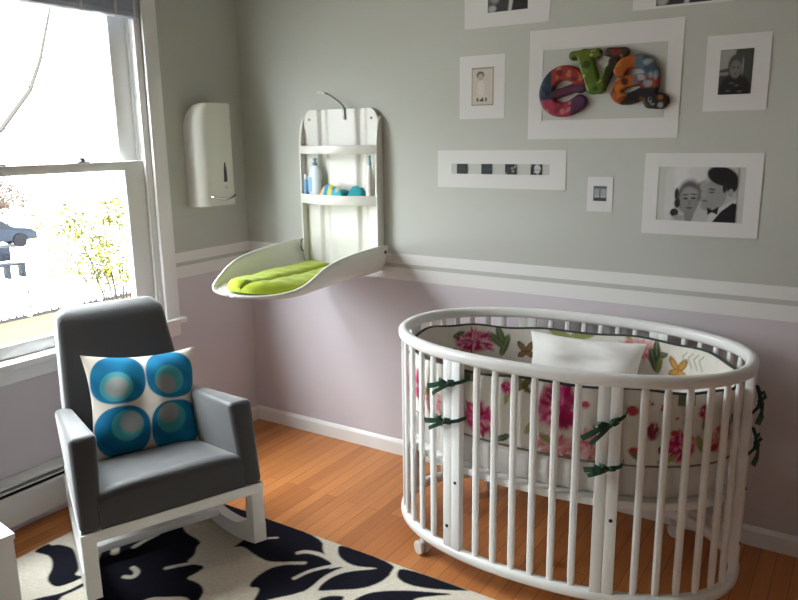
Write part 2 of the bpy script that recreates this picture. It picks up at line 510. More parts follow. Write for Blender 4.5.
for tdeg in (-130, -50, 56, 130):
    p, tg, nr = ell_frame(tdeg, -.017)
    b = MB(); b.lathe([(.009, .056), (.009, .075)], (p.x, p.y, 0), 14)
    q = p-tg*.014
    b.box(-.012, .012, -.005, .005, .018, .062, .003, 2, Matrix(((tg.x, nr.x, 0, q.x), (tg.y, nr.y, 0, q.y), (0, 0, 1, 0), (0, 0, 0, 1))))
    c = b.build('caster', M['caster_plastic'], crib)
    for s in (-1, 1):
        mt3 = Matrix(((tg.x, 0, nr.x), (tg.y, 0, nr.y), (0, 1, 0))).to_4x4()
        MB().lathe([(.008, -.007), (.024, -.007), (.0272, -.004), (.0272, .004), (.024, .007), (.008, .007)], q-tg*.004+nr*(s*.013)+V(0, 0, .0274), 24, mtx=mt3).build('wheel', M['caster_plastic'], c)

# mattress with a quilted, gathered side
def crib_local(name, label, cat): return thing(name, label, cat, (CX, CY, .4285), CTH)
n = 420
rings = []
for off, z, wv in ((-.09, 0, 0), (-.064, .002, .001), (-.056, .012, .003), (-.054, .05, .004), (-.055, .085, .003), (-.062, .102, .001), (-.08, .108, 0), (-.12, .110, 0)):
    rings.append([ell(2*PI*i/n, off+wv*math.sin(46*2*PI*i/n+.6*math.sin(9*2*PI*i/n)))+V(0, 0, z) for i in range(n)])
b = MB().loft(rings)
mattress = b.build('crib_mattress', M['quilt_fabric'])
mattress.location = (CX, CY, .4285); mattress.rotation_euler = (0, 0, CTH)
tag(mattress, 'white quilted oval mattress lying inside the slatted crib under the floral bumper', 'mattress')

# floral bumper: painted cloth ring standing on the mattress edge
bz0 = .542
def bump_top(t):      # droops a little between the ties
    return .782+.010*math.cos(3*(t-R(-66.7)))+.004*math.sin(11*t)
NU, NV = 900, 40
tt = np.linspace(-PI, PI, NU, endpoint=False)
XY = np.array([[*ell(a, -.045)[:2]] for a in tt])
seg = np.linalg.norm(np.roll(XY, -1, 0)-XY, axis=1); S = np.concatenate([[0], np.cumsum(seg)[:-1]]); SL = seg.sum()
def s_of(tdeg): return float(np.interp(R(tdeg), tt, S))
cream = (.70, .67, .61)
def flora(X, Y, inner):
    p = Paint(X, Y, cream)
    for k in range(int(SL/.055)):                                   # narrow ticking stripes woven in
        p.mix(.13*np.exp(-((X-k*.055)/.004)**2), (.45, .44, .40))
    r = random.Random(11 if inner else 5)
    def petals(x, y, w, h, cols, n=11):
        n = n*4
        p.ell(x, y, w*.80, h*.80, cols[0], .35); p.ell(x-w*.2, y+h*.25, w*.42, h*.36, cols[2 % len(cols)], .5); p.ell(x+w*.1, y-h*.35, w*.4, h*.3, cols[-1], .6)
        for k in range(n):                      # ragged thin petals, outer ones first
            f = 1-k/n; a = 2*PI*r.random(); d = f*.72
            a2 = a+r.uniform(-.35, .35)
            p.ell(x+w*d*math.cos(a), y+h*d*math.sin(a), max(.006, w*.34*(.45+.55*f)), max(.004, h*.10*(.6+.4*f)), r.choice(cols), .5, a2)
            if r.random() < .22:
                q = (.70, .62, .58)
                p.stroke([(x+w*d*.6*math.cos(a), y+h*d*.6*math.sin(a)), (x+w*d*1.3*math.cos(a2), y+h*d*1.3*math.sin(a2))], .003, q, .005)
    hot = [(.50, .03, .16), (.42, .01, .11), (.60, .16, .28), (.66, .34, .40), (.30, .01, .07)]
    pale = [(.60, .22, .24), (.55, .28, .28), (.62, .40, .38), (.48, .10, .13)]
    grn = [(.22, .24, .06), (.30, .32, .10), (.10, .14, .06), (.05, .09, .05)]
    def leaf(x, y, l, a, col=None):
        c = col or r.choice(grn)
        p.ell(x, y, l, l*.34, c, .25, a); p.stroke([(x-l*math.cos(a), y-l*math.sin(a)), (x+l*math.cos(a), y+l*math.sin(a))], .003, (.30, .31, .16), .004)
    def bfly(x, y, l, cols=((.55, .28, .05), (.25, .12, .04))):
        for a, k in ((R(125), 1), (R(50), 1), (R(205), .75), (R(-30), .7)):
            p.ell(x+l*.55*k*math.cos(a), y+l*.55*k*math.sin(a), l*.6*k, l*.26, cols[1], .2, a)
            p.ell(x+l*.5*k*math.cos(a), y+l*.5*k*math.sin(a), l*.45*k, l*.16, cols[0], .3, a)
    if not inner:
        for td, z, w, h, c in ((-104.8, .62, .062, .062, hot), (-81.2, .715, .070, .085, hot), (-81.5, .575, .075, .05, pale), (-41, .612, .046, .055, hot), (-143, .66, .05, .06, hot), (-127, .62, .04, .06, pale), (-71.5, .60, .05, .06, pale), (-22, .63, .04, .05, pale), (140, .64, .06, .06, hot), (95, .66, .07, .07, hot), (45, .62, .06, .06, pale)):
            for k in range(3): leaf(s_of(td)+r.uniform(-1, 1)*w, z+r.uniform(-1, 1)*h*.8, .03, r.uniform(0, PI))
            petals(s_of(td), z, w*1.18, h*1.1, c)
        for td, z in ((-95.5, .75), (-31.5, .725)):
            leaf(s_of(td), z-.032, .026, R(80), grn[1]); petals(s_of(td), z, .024, .028, hot[:3], 6)
        for td, z, a in ((-89.2, .63, 60), (-84, .60, 150), (-96.7, .57, 30), (-20.2, .75, 80), (-88, .58, 100), (-57, .58, 140), (-12, .67, 120), (-46, .57, 20), (-33, .62, 110)): leaf(s_of(td), z, .032, R(a))
        for td, z, w in ((-73.5, .735, .012), (-59.2, .73, .018), (-25.7, .60, .016), (-58, .60, .014), (-44, .66, .012)): p.ell(s_of(td), z, w, w*.9, (.42, .05, .06), .3)
        for td, z in ((-51.7, .75), (-41, .71)):
            for k in range(5): p.ell(s_of(td)+r.uniform(-.028, .028), z+r.uniform(-.02, .02), .006, .005, (.40, .07, .08), .4)
        petals(s_of(-52), .665, .022, .036, [(.16, .01, .04), (.22, .02, .06)], 8); petals(s_of(-47.7), .60, .02, .02, [(.16, .01, .04), (.35, .02, .08)], 6)
        bfly(s_of(-91), .765, .04, ((.16, .13, .04), (.06, .05, .02)))
        for td, w in ((-112, .10), (-40, .055), (-20, .03)): p.mix(.9*((np.abs(X-s_of(td)) < w/2) & (Y > .748)), (.07, .08, .02))
    else:
        for td, z, w, h, c in ((140, .715, .10, .055, hot), (71, .75, .10, .04, pale), (165, .65, .07, .07, pale), (100, .64, .09, .07, hot), (30, .62, .07, .06, hot), (-30, .66, .07, .07, hot), (-90, .66, .09, .08, hot), (-150, .66, .07, .08, hot)):
            for k in range(4): leaf(s_of(td)+r.uniform(-1, 1)*w, z+r.uniform(-1, .6)*h, .035, r.uniform(0, PI))
            petals(s_of(td), z, w, h, c, 14)
        for td, z, a, l in ((126, .735, 70, .05), (124, .70, 110, .05), (128, .72, 45, .045), (100, .765, 15, .05), (92, .77, 170, .05), (64.5, .75, 85, .045), (65.5, .715, 70, .05), (63, .70, 100, .035), (145, .66, 30, .04), (150, .75, 160, .03)): leaf(s_of(td), z, l, R(a))
        bfly(s_of(114), .675, .05, ((.30, .17, .06), (.12, .07, .03))); bfly(s_of(54), .695, .055)
        for td in (41, 44, 47, 50): p.stroke([(s_of(td), .72), (s_of(td)+.02, .755), (s_of(td+1.5)-.01, .775)], .004, (.25, .28, .16), .004)
    return p.noise(.05).C
tops = np.array([bump_top(a) for a in tt])
vv = np.linspace(0, 1, NV)
Z = bz0+(tops-bz0)[:, None]*vv[None, :]
SX = np.repeat(S[:, None], NV, 1)
puff = np.sin(PI*vv)[None, :]*(.006+.003*np.sin(SX*2*PI/.26))
def ring(off, sign):
    P = np.zeros((NU, NV, 3))
    for i, a in enumerate(tt):
        p, tg, nr = ell_frame(math.degrees(a), off)
        P[i, :, 0] = p.x+nr.x*sign*puff[i]; P[i, :, 1] = p.y+nr.y*sign*puff[i]
    P[..., 2] = Z; return P
Po, Pi_ = ring(-.043, 1), ring(-.060, -1)
verts = np.vstack([Po.reshape(-1, 3), Pi_.reshape(-1, 3)]); N1 = NU*NV
cols = np.vstack([flora(SX, Z, False).reshape(-1, 3), flora(SX, Z, True).reshape(-1, 3)])
faces = grid_faces(NU, NV, 0, True) + [f[::-1] for f in grid_faces(NU, NV, N1, True)]
for i in range(NU):
    k = (i+1) % NU
    for j, fl in ((NV-1, 1), (0, 0)):
        q = (i*NV+j, k*NV+j, N1+k*NV+j, N1+i*NV+j); faces.append(q if fl else q[::-1])
verts[:, 2] -= .5385
bumper = thing('crib_bumper', 'floral padded bumper with dark green piping and ribbons inside the crib', 'bumper', (CX, CY, .5385), CTH)
mesh_cols('floral_pad', verts, faces, cols, M['painted_cloth'], bumper)
MB().tube([ell(a, -.0515)+V(0, 0, bump_top(a)+.001-.5385) for a in np.linspace(-PI, PI, 200, endpoint=False)], .0062, 8, closed=True).build('piping', M['piping'], bumper)
MB().tube([ell(a, -.043)+V(0, 0, bz0+.004-.5385) for a in np.linspace(-PI, PI, 200, endpoint=False)], .004, 6, closed=True).build('hem', M['hem_cord'], bumper)
def bow(tdeg, z, tilt, size=1.0, spread=1):
    p, tg, nr = ell_frame(tdeg, .0022)
    c = p+V(0, 0, z-.5385); b = MB()
    def strip(pts, w=.011):
        path = [c+tg*(x*size)+V(0, 0, y*size)+nr*(d+.002) for x, y, d in pts]
        b.sweep(path, [(-.0009, -w*.5), (.0009, -w*.5), (.0009, w*.5), (-.0009, w*.5)], up=(tg*math.sin(tilt)*.3+V(0, 0, 1)))
    ca, sa = math.cos(tilt), math.sin(tilt)
    rot = lambda L: [(x*ca-y*sa, x*sa+y*ca, d) for x, y, d in L]
    strip(rot([(0, 0, .012), (-.03, .005, .020), (-.060, .000, .018), (-.095*spread, -.006, .010)]), .018)     # tails
    strip(rot([(0, 0, .012), (-.03, -.012, .018), (-.055, -.022, .016), (-.08*spread, -.034, .008)]), .014)
    strip(rot([(0, .002, .010), (.018, .016, .024), (.036, .014, .018), (.030, .000, .008), (.010, -.003, .008)]), .012)   # loops
    strip(rot([(0, .002, .010), (-.014, .020, .022), (-.030, .022, .016), (-.022, .006, .006)]), .012)
    strip(rot([(.004, 0, .010), (.03, .004, .006), (.055, .008, -.002), (.062, .010, -.020), (.062, .010, -.038)]), .013)     # band round the post
    strip(rot([(-.004, 0, .010), (-.03, .0, .004), (-.052, .002, -.008), (-.054, .002, -.036)]), .010)
    b.lathe([(.003, -.007), (.008, -.004), (.009, .003), (.004, .008)], c+nr*.012, 10)
    b.build('ribbon_bow', M['green_ribbon'], bumper, smooth=False)
for tdeg, z, tilt, sz in ((-113, .735, R(12), 1.0), (-114.5, .595, R(8), 1.0), (-67, .695, R(28), 1.0), (-67, .552, R(4), .75), (1, .715, R(60), .8), (1, .570, R(50), .8), (113, .72, 0, 1), (67, .72, 0, 1), (180, .71, 0, 1)):
    bow(tdeg, z, tilt, sz)

# ------------------------------------------------------------------ pillows
def pillow_verts(w, h, t, n=48, sag=0, pinch=.07, seed=1, wr=.004):
    r = np.random.default_rng(seed)
    u = np.linspace(-1, 1, n); U, W_ = np.meshgrid(u, u, indexing='ij')
    X = w/2*U*(1-pinch*(1-W_**2)*np.abs(U)**1.5); Yp = h/2*W_*(1-pinch*(1-U**2)*np.abs(W_)**1.5)
    th = t/2*((1-np.abs(U)**2.6)*(1-np.abs(W_)**2.6))**.62
    wrk = np.zeros_like(U)
    for k in range(7):
        a, f, ph = r.random()*PI, 4+6*r.random(), r.random()*6
        wrk += np.sin(f*(U*np.cos(a)+W_*np.sin(a))+ph+1.5*np.sin(2*U+ph))/7
    corner = (np.abs(U)*np.abs(W_))
    f = th+wr*wrk*(th > 0)*4*np.minimum(th/(t/2), 1)
    return U, W_, X, Yp, f, th
def pillow(name, w, h, t, m, mtx, paint=None, parent=None, **k):
    n = k.pop('n', 48)
    U, W_, X, Yp, f, th = pillow_verts(w, h, t, n, **k)
    front = np.stack([X, Yp, f], -1).reshape(-1, 3); back = np.stack([X, Yp, -th*.9], -1).reshape(-1, 3)
    verts = np.vstack([front, back]); N = n*n
    faces = grid_faces(n, n) + [q[::-1] for q in grid_faces(n, n, N)]
    loop = [i*n for i in range(n)] + [(n-1)*n+j for j in range(1, n)] + [i*n+n-1 for i in range(n-2, -1, -1)] + [j for j in range(n-2, 0, -1)]
    verts[loop, 2] += .002; verts[np.array(loop)+N, 2] -= .002
    L = len(loop)
    for i in range(L): faces.append((loop[i], loop[(i+1) % L], N+loop[(i+1) % L], N+loop[i]))
    c = paint(X, Yp).reshape(-1, 3) if paint else np.full((N, 3), .8)
    o = mesh_cols(name, verts, faces, np.vstack([c, c]), m, parent)
    o.matrix_world = mtx
    return o
def frame_mtx(o, x, y):
    x = Vector(x).normalized(); y = Vector(y); y = (y-x*y.dot(x)).normalized(); z = x.cross(y)
    return Matrix(((x.x, y.x, z.x, o[0]), (x.y, y.y, z.y, o[1]), (x.z, y.z, z.z, o[2]), (0, 0, 0, 1)))
o = pillow('crib_pillow', .465, .252, .11, M['white_fabric'], frame_mtx((1.948, -.190, .665), (1, .03, .01), (0, .33, 1)), seed=4, pinch=.10, wr=.006)
tag(o, 'plain white pillow propped against the floral bumper inside the crib', 'pillow')

# ------------------------------------------------------------------ rocking chair
CHX, CHY, CHR = .8935, -1.3365, R(68)
RUGZ = .012
chair = thing('rocking_chair', 'charcoal upholstered rocking chair with white wooden rockers on the rug by the window', 'chair', (CHX, CHY, RUGZ), CHR)
dz = -RUGZ
def chair_part(b, n, m, parent=chair, taper=.36, **k):
    for v in b.bm.verts: v.co.x *= 1-taper*max(0, v.co.y)          # narrower towards the back
    return b.build(n, m, parent, local=Matrix.Translation((0, 0, dz)), **k)
wl, cf = M['white_lacquer'], M['charcoal_fabric']
def rock(y): return RUGZ+.0008+(y-.32)**2/(2*1.05)
for s in (-1, 1):
    x0, x1 = (s*.325, s*.277) if s < 0 else (s*.277, s*.325)
    b = MB(); b.hexa([V(x0, .0, rock(0)), V(x1, .0, rock(0)), V(x1, .055, rock(.05)+.01), V(x0, .055, rock(.05)+.01), V(x0, .004, .30), V(x1, .004, .30), V(x1, .056, .30), V(x0, .056, .30)], .003)
    chair_part(b, 'front_leg', wl)
    b = MB(); b.hexa([V(x0, .60, rock(.62)+.02), V(x1, .60, rock(.62)+.02), V(x1, .66, rock(.66)+.02), V(x0, .66, rock(.66)+.02), V(x0, .57, .30), V(x1, .57, .30), V(x1, .625, .30), V(x0, .625, .30)], .003)
    chair_part(b, 'rear_leg', wl)
    ys_ = np.linspace(0, .86, 26)
    lo = [(y, rock(y)) for y in ys_]
    hi = [(y, rock(y)+.062+.03*math.exp(-((y-.05)/.06)**2)+.02*math.exp(-((y-.62)/.08)**2) - (.03 if y > .8 else 0)) for y in ys_[::-1]]
    b = MB().prism(lo+hi, lambda a, z, d, x0=x0: V(x0+d, a, z), x1-x0)
    chair_part(b, 'rocker', wl, angle=30)
b = MB(); b.box(-.325, .325, .002, .04, .262, .300, .003); b.box(-.325, .325, .58, .618, .262, .300, .003)
b.box(-.325, -.285, .04, .58, .262, .300, .003); b.box(.285, .325, .04, .58, .262, .300, .003)
chair_part(b, 'seat_frame', wl)
b = MB(); b.box(-.279, .279, .285, .355, .062, .092, .003); chair_part(b, 'stretcher', wl)
# seat: crowned block between the arms
b = MB()
n = 14; top = []
rows = []
secs = []
for i in range(n+1):
    y = .008+(.60-.008)*(i/n)**1.6
    ring_ = []
    yr = min(1, (y-.008)/.034)
    front = math.sqrt(max(0, 1-(1-yr)**2))
    zt = .405+.032*front-.080*max(0, (y-.04)/.56)
    for k in range(17):
        u = -1+2*k/16
        zz = zt - .020*abs(u)**5
        ring_.append(V(.258*u, y, zz))
    for k in range(17):
        u = 1-2*k/16
        ring_.append(V(.258*u, y, .3005))
    secs.append(ring_)
b.loft(secs)
chair_part(b, 'seat', cf, angle=50)
for s in (-1, 1):
    xi, xo = .252, .326
    P = [(xi, .0), (xo, .0), (xo-.004, .60), (xi, .60)]
    bot = [V(s*x, y, .3005) for x, y in P]
    xt = [(xi-.018, .052), (xo+.002, .052), (xo+.016, .58), (xi+.010, .58)]
    topv = [V(s*x, y, .620-.066*(y > .3)) for x, y in xt]
    b = MB().hexa(bot+topv if s > 0 else [bot[k] for k in (1, 0, 3, 2)]+[topv[k] for k in (1, 0, 3, 2)], .021, 5)
    chair_part(b, 'armrest', cf)
# backrest: tapered slab leaning back
def bk(z): return .520+.385*(z-.52)          # front face depth at a height
zs = np.linspace(.3005, .918, 22)
secs = []
for z in zs:
    k = (z-.30)/.618
    hw = .252-.046*k**1.1
    e = max(0, (z-.875)/.043); e = min(1, e)
    rd = .028*(1-math.sqrt(max(0, 1-e*e)))
    hw -= rd*1.1
    yf, yb = bk(z)+rd, bk(z)+.115-.02*k-rd
    c = .022; q = []
    for (cx, cy, a0) in ((hw-c, yb-c, 0), (-hw+c, yb-c, 90), (-hw+c, yf+c, 180), (hw-c, yf+c, 270)):
        for kk in range(6): a = R(a0+18*kk); q.append(V(cx+c*math.cos(a), cy+c*math.sin(a)+(-.012*(1-(cx/hw)**2) if cy < (yf+yb)/2 else 0), z))
    secs.append(q)
b = MB().loft(secs); chair_part(b, 'backrest', cf, taper=0, angle=50)

# cushion on the chair
teal = [(.00, .22, .42), (.00, .16, .36), (.00, .33, .56)]
def cushion_paint(X, Y):
    p = Paint(X, Y, (.63, .58, .50))
    q = .100
    specs = [(-q, q, .0, (-.012, -.028), (-.012, -.03)), (q, q, .0, (-.012, -.02), (-.028, -.040)), (-q, -q, 0, (.015, .02), (.03, .03)), (q, -q, 0, (-.02, .028), (-.03, .05))]
    for cx, cy, a, (ix, iy), (gx, gy) in specs:
        d = (np.abs((X-cx)/.0985)**2.5+np.abs((Y-cy)/.0955)**2.5)**(1/2.5)
        p.mix((1-d)/.03+.5, (.002, .13, .27))
        band = .5+.5*np.sin((X*.8+Y)*60+cx*40)
        p.mix(((1-d)/.03+.5).clip(0, 1)*band*.45, (.003, .22, .38))
        dd = np.hypot(X-cx-ix, Y-cy-iy)
        p.mix((.058-dd)/.004+.5, (.05, .30, .33))
        d2 = np.hypot(X-cx-gx, Y-cy-gy)
        m = np.minimum((.058-dd)/.004+.5, (.040-d2)/.014+.5)
        p.mix(m, (.24, .26, .25))
    return p.noise(.05).C
ch_m = Matrix.Translation((CHX, CHY, 0)) @ Matrix.Rotation(CHR, 4, 'Z')
o = pillow('throw_cushion', .445, .425, .145, M['painted_cloth'],
           ch_m @ frame_mtx((.040, .452, .546), (.408, -.020, -.034), (.062, .155, .37)), paint=cushion_paint, n=140, seed=9, pinch=.12, wr=.007)
tag(o, 'white throw cushion printed with four big blue and teal circles on the rocking chair', 'cushion')

# ------------------------------------------------------------------ rug
RUG = {'A': [(0.55, -0.83), (0.654, -0.84), (0.838, -0.84), (1.145, -0.85), (1.2, -0.93), (1.289, -0.964), (1.301, -1.081), (1.306, -1.12), (1.29, -1.184), (1.233, -1.249), (1.194, -1.321), (1.181, -1.278), (1.155, -1.22), (1.112, -1.247), (1.094, -1.178), (1.102, -1.107), (1.136, -1.071), (1.122, -1.054), (1.073, -1.084), (1.03, -1.086), (0.951, -1.069), (0.908, -1.057), (0.879, -1.084), (0.881, -1.057), (0.877, -1.008), (0.788, -0.945), (0.663, -0.896)],
'B': [(1.216, -0.84), (1.496, -0.852), (1.506, -0.912), (1.501, -0.978), (1.465, -1.044), (1.382, -1.101), (1.348, -1.128), (1.336, -1.129), (1.326, -1.087), (1.335, -1.024), (1.369, -0.972), (1.441, -0.915), (1.436, -0.908), (1.365, -0.942), (1.3, -0.933), (1.251, -0.903)],
'B2': [(1.335, -0.964), (1.301, -0.986), (1.251, -1.082), (1.253, -1.145), (1.299, -1.178), (1.306, -1.12), (1.302, -1.059), (1.316, -0.999)],
'C': [(1.508, -0.85), (1.80, -0.85), (1.781, -0.861), (1.726, -0.891), (1.653, -0.922), (1.602, -0.933), (1.56, -0.93), (1.525, -0.912)],
'D': [(1.525, -1.02), (1.597, -0.97), (1.661, -0.94), (1.772, -0.89), (1.695, -0.95), (1.654, -0.989), (1.656, -1.013), (1.769, -1.085), (1.491, -1.255), (1.475, -1.124), (1.49, -1.062)],
'E': [(1.362, -1.157), (1.437, -1.101), (1.447, -1.128), (1.476, -1.235), (1.391, -1.287)],
'F': [(0.493, -1.215), (0.523, -1.02), (0.615, -1.105), (0.748, -1.117), (0.752, -1.152), (0.796, -1.2), (0.798, -1.246), (0.837, -1.245), (0.89, -1.23), (0.892, -1.28), (0.88, -1.326), (0.939, -1.316), (0.995, -1.335), (1.024, -1.386), (1.031, -1.421), (0.996, -1.404), (0.963, -1.399), (0.908, -1.438), (0.863, -1.465), (0.846, -1.534), (0.786, -1.609), (0.71, -1.578), (0.553, -1.464), (0.433, -1.338)],
'G': [(0.232, -1.515), (0.231, -1.443), (0.255, -1.45), (0.273, -1.427), (0.328, -1.416), (0.366, -1.42), (0.501, -1.49), (0.509, -1.515), (0.525, -1.52), (0.549, -1.51), (0.557, -1.515), (0.549, -1.563), (0.53, -1.602), (0.491, -1.603), (0.45, -1.59), (0.411, -1.545), (0.364, -1.512), (0.319, -1.497), (0.279, -1.502)],
'G2': [(0.593, -1.512), (0.588, -1.53), (0.579, -1.61), (0.544, -1.671), (0.51, -1.726), (0.538, -1.729), (0.569, -1.671), (0.6, -1.612), (0.609, -1.531)]}
STR = [([(1.125, -0.981), (1.141, -0.961), (1.175, -0.948), (1.227, -0.946), (1.284, -0.958)], .022), ([(1.221, -1.116), (1.235, -1.06), (1.265, -1.012), (1.314, -0.955)], .017),
       ([(1.188, -1.023), (1.127, -1.061), (1.082, -1.104)], .02), ([(0.684, -1.432), (0.715, -1.42), (0.699, -1.386), (0.661, -1.379)], .022), ([(0.416, -1.27), (0.519, -1.352)], .03),
       ([(0.549, -1.176), (0.542, -1.225), (0.547, -1.285)], .022), ([(0.771, -1.316), (0.799, -1.276), (0.835, -1.235)], .02), ([(0.952, -0.963), (0.981, -0.941)], .012), ([(1.498, -0.862), (1.505, -0.906)], .012)]
rx0, rx1, ry0, ry1 = .222, 2.66, -2.36, -.846
xs = np.concatenate([np.linspace(rx0, 1.85, 330), np.linspace(1.85, rx1, 60)[1:]]); yy = np.concatenate([np.linspace(ry0, -1.80, 50), np.linspace(-1.80, ry1, 190)[1:]])
XX, YY = np.meshgrid(xs, yy, indexing='ij')
ivory = (.60, .55, .46); ink = (.008, .008, .014)
p = Paint(XX, YY, ivory)
for k, L in RUG.items(): p.poly(smooth_pts(L, 2), ink, .006)
rr = random.Random(3)
for k in range(16):                      # the rest of the leaf pattern, in front of the chair
    cx, cy, a = rr.uniform(.5, 2.5), rr.uniform(-2.3, -1.80), rr.uniform(0, PI)
    l, w = rr.uniform(.18, .3), rr.uniform(.06, .10)
    leafp = [(cx+l*t*math.cos(a)-w*(1-t*t)*sg*math.sin(a), cy+l*t*math.sin(a)+w*(1-t*t)*sg*math.cos(a)) for sg, ts_ in ((1, np.linspace(-1, 1, 9)), (-1, np.linspace(1, -1, 9))) for t in ts_]
    p.poly(leafp, ink, .008)
for L, w in STR: p.stroke(smooth_pts(L, 2, False), w, ivory, .006)
p.noise(.22)
P3 = np.stack([XX, YY, np.full_like(XX, RUGZ)+.0012*(rng.random(XX.shape)-1)], -1)
edge = (XX <= rx0) | (XX >= rx1) | (YY <= ry0) | (YY >= ry1)
P3[..., 2][edge] -= .004
rug = slab_painted('area_rug', P3, p.C, (0, 0, -.0075), M['painted_rug'])
tag(rug, 'black and ivory rug with a large leaf pattern under the rocking chair', 'rug')
ink_o = None

# white side table, only its corner in the frame
t = thing('side_table', 'white boxy side table at the front left, beside the rocking chair', 'table', (.738, -1.825, RUGZ), R(-8))
b = MB(); b.box(-.46, 0, -.44, 0, .368, .388, .004); b.build('table_top', M['table_white'], t)
for xa in (-.455, -.025): MB().box(xa, xa+.02, -.435, -.005, 0, .368, .002).build('side_panel', M['table_white'], t)
b = MB(); b.box(-.435, -.025, -.025, -.007, 0, .368, .002); b.build('back_panel', M['table_white'], t)
b = MB(); b.box(-.435, -.025, -.43, -.025, .17, .188, .002); b.build('shelf', M['table_white'], t)

# ------------------------------------------------------------------ wall changing table
ct = thing('changing_table', 'white wall mounted fold down changing table with two shelves and scoop shaped tray', 'changing table', (.662, 0, 0))
wp = M['white_plastic']
prof_x = np.linspace(-.226, .226, 97)
def ridge(x):          # two shallow upright grooves in the back panel
    g = 0
    for c in (-.105, .125): g += .012*math.exp(-((x-c)/.026)**4)
    return -.024+g
rows = []
for z in np.linspace(.945, 1.700, 76):
    row = []
    for x in prof_x:
        zz = z
        # round the upper corners
        lim = .226 if z < 1.60 else .226-.050*(1-math.sqrt(max(0, 1-((z-1.60)/.101)**2)))
        xx = max(-lim, min(lim, x))
        row.append(V(xx, ridge(x), zz))
    rows.append(row)
b = MB().grid(rows)
bm = b.bm
ext = bmesh.ops.extrude_face_region(bm, geom=list(bm.faces))
for v in [g for g in ext['geom'] if isinstance(g, bmesh.types.BMVert)]: v.co.y = -.003
b.build('back_panel', wp, ct, angle=50)
for s in (-1, 1):
    pr = [(-.003, .93), (-.052, .95), (-.058, 1.0), (-.058, 1.50), (-.050, 1.58), (-.035, 1.635), (-.018, 1.66), (-.003, 1.665)]
    b = MB().prism(smooth_pts(pr, 1, True), lambda a, z, d, s=s: V(s*.222+s*d, min(a, -.003), z), .009)
    b.build('side_flange', wp, ct, angle=30)
def shelf(z0, z1):
    arc = [(x, -.055-.062*(1-(x/.226)**2)) for x in np.linspace(-.226, .226, 33)]
    b = MB()
    b.prism(arc+[(.221, -.022), (-.221, -.022)], lambda a, y, d: V(a, y, z0+d), .008)
    o = b.build('shelf', wp, ct, angle=30)
    b = MB(); b.sweep([V(x, y, (z0+z1)/2) for x, y in arc], rrect(.007, z1-z0, .003, 2)); b.build('lip', wp, o)
shelf(1.492, 1.531)
shelf(1.252, 1.299)
for s in (-1, 1):
    MB().lathe([(.006, 0), (.006, .003), (.003, .004)], (s*.185, -.0245, 1.655), 12, mtx=Matrix.Rotation(R(90), 4, 'X')).build('screw', M['grey_metal'], ct)
# scoop tray
ST = [(-.02, 1.066), (-.10, 1.067), (-.20, 1.064), (-.30, 1.058), (-.38, 1.051), (-.45, 1.041), (-.51, 1.026), (-.56, 1.004), (-.61, .978), (-.66, .959), (-.71, .950), (-.75, .946), (-.775, .945), (-.79, .944), (-.797, .944)]
def tray_hw(y):
    if y > -.53: return .254
    return .254*math.sqrt(max(.0, 1-((-y-.53)/.2675)**2))
TZ = .915
sy = np.array([s_[0] for s_ in ST][::-1]); sz = np.array([s_[1] for s_ in ST][::-1])
def tray_pt(y, phi):
    hw = max(tray_hw(y), .004); rz = float(np.interp(y, sy, sz))
    sn, cs = math.sin(phi), math.cos(phi)
    zb = TZ+.024*max(0, (-y-.52)/.28)**2
    return V(hw*math.copysign(abs(sn)**.55, sn), y, zb+(rz-zb)*(1-abs(cs)**.62))
yl = list(np.linspace(-.02, -.51, 28))+[-.53-.267*math.sin(a) for a in np.linspace(.06, PI/2, 26)]
rows = [[tray_pt(y, -PI/2+PI*k/40) for k in range(41)] for y in yl]
b = MB().grid(rows)
o = b.build('tray', wp, ct, angle=60)
sol = o.modifiers.new('thickness', 'SOLIDIFY'); sol.thickness = .008; sol.offset = 1
for s in (-1, 1):
    MB().lathe([(.008, 0), (.008, .003), (.005, .005)], (s*.2635, -.045, 1.035), 14, mtx=Matrix.Rotation(s*R(90), 4, 'Y')).build('hinge_bolt', M['black_screw'], ct)
MB().tube([V(-.226, -.062-.016*math.sin(a), 1.040-.03*math.cos(a)) for a in np.linspace(0, PI, 9)], .003, 6).build('hinge_strap', M['black_screw'], ct)
# bent latch rod at the top
MB().tube([V(.034, -.030, 1.698), V(.030, -.032, 1.712), V(.018, -.038, 1.728), V(-.012, -.046, 1.750), V(-.04, -.054, 1.768), V(-.058, -.058, 1.774)], .0042, 8, up=(0, 1, 0)).build('latch_rod', M['grey_metal'], ct)
MB().tube([V(-.056, -.058, 1.773), V(-.080, -.060, 1.780), V(-.098, -.062, 1.775)], .0062, 8, up=(0, 1, 0)).build('latch_tip', M['white_trim'], ct)
MB().box(.026, .038, -.034, -.0235, 1.650, 1.708, .003).build('latch_plate', M['grey_metal'], ct)

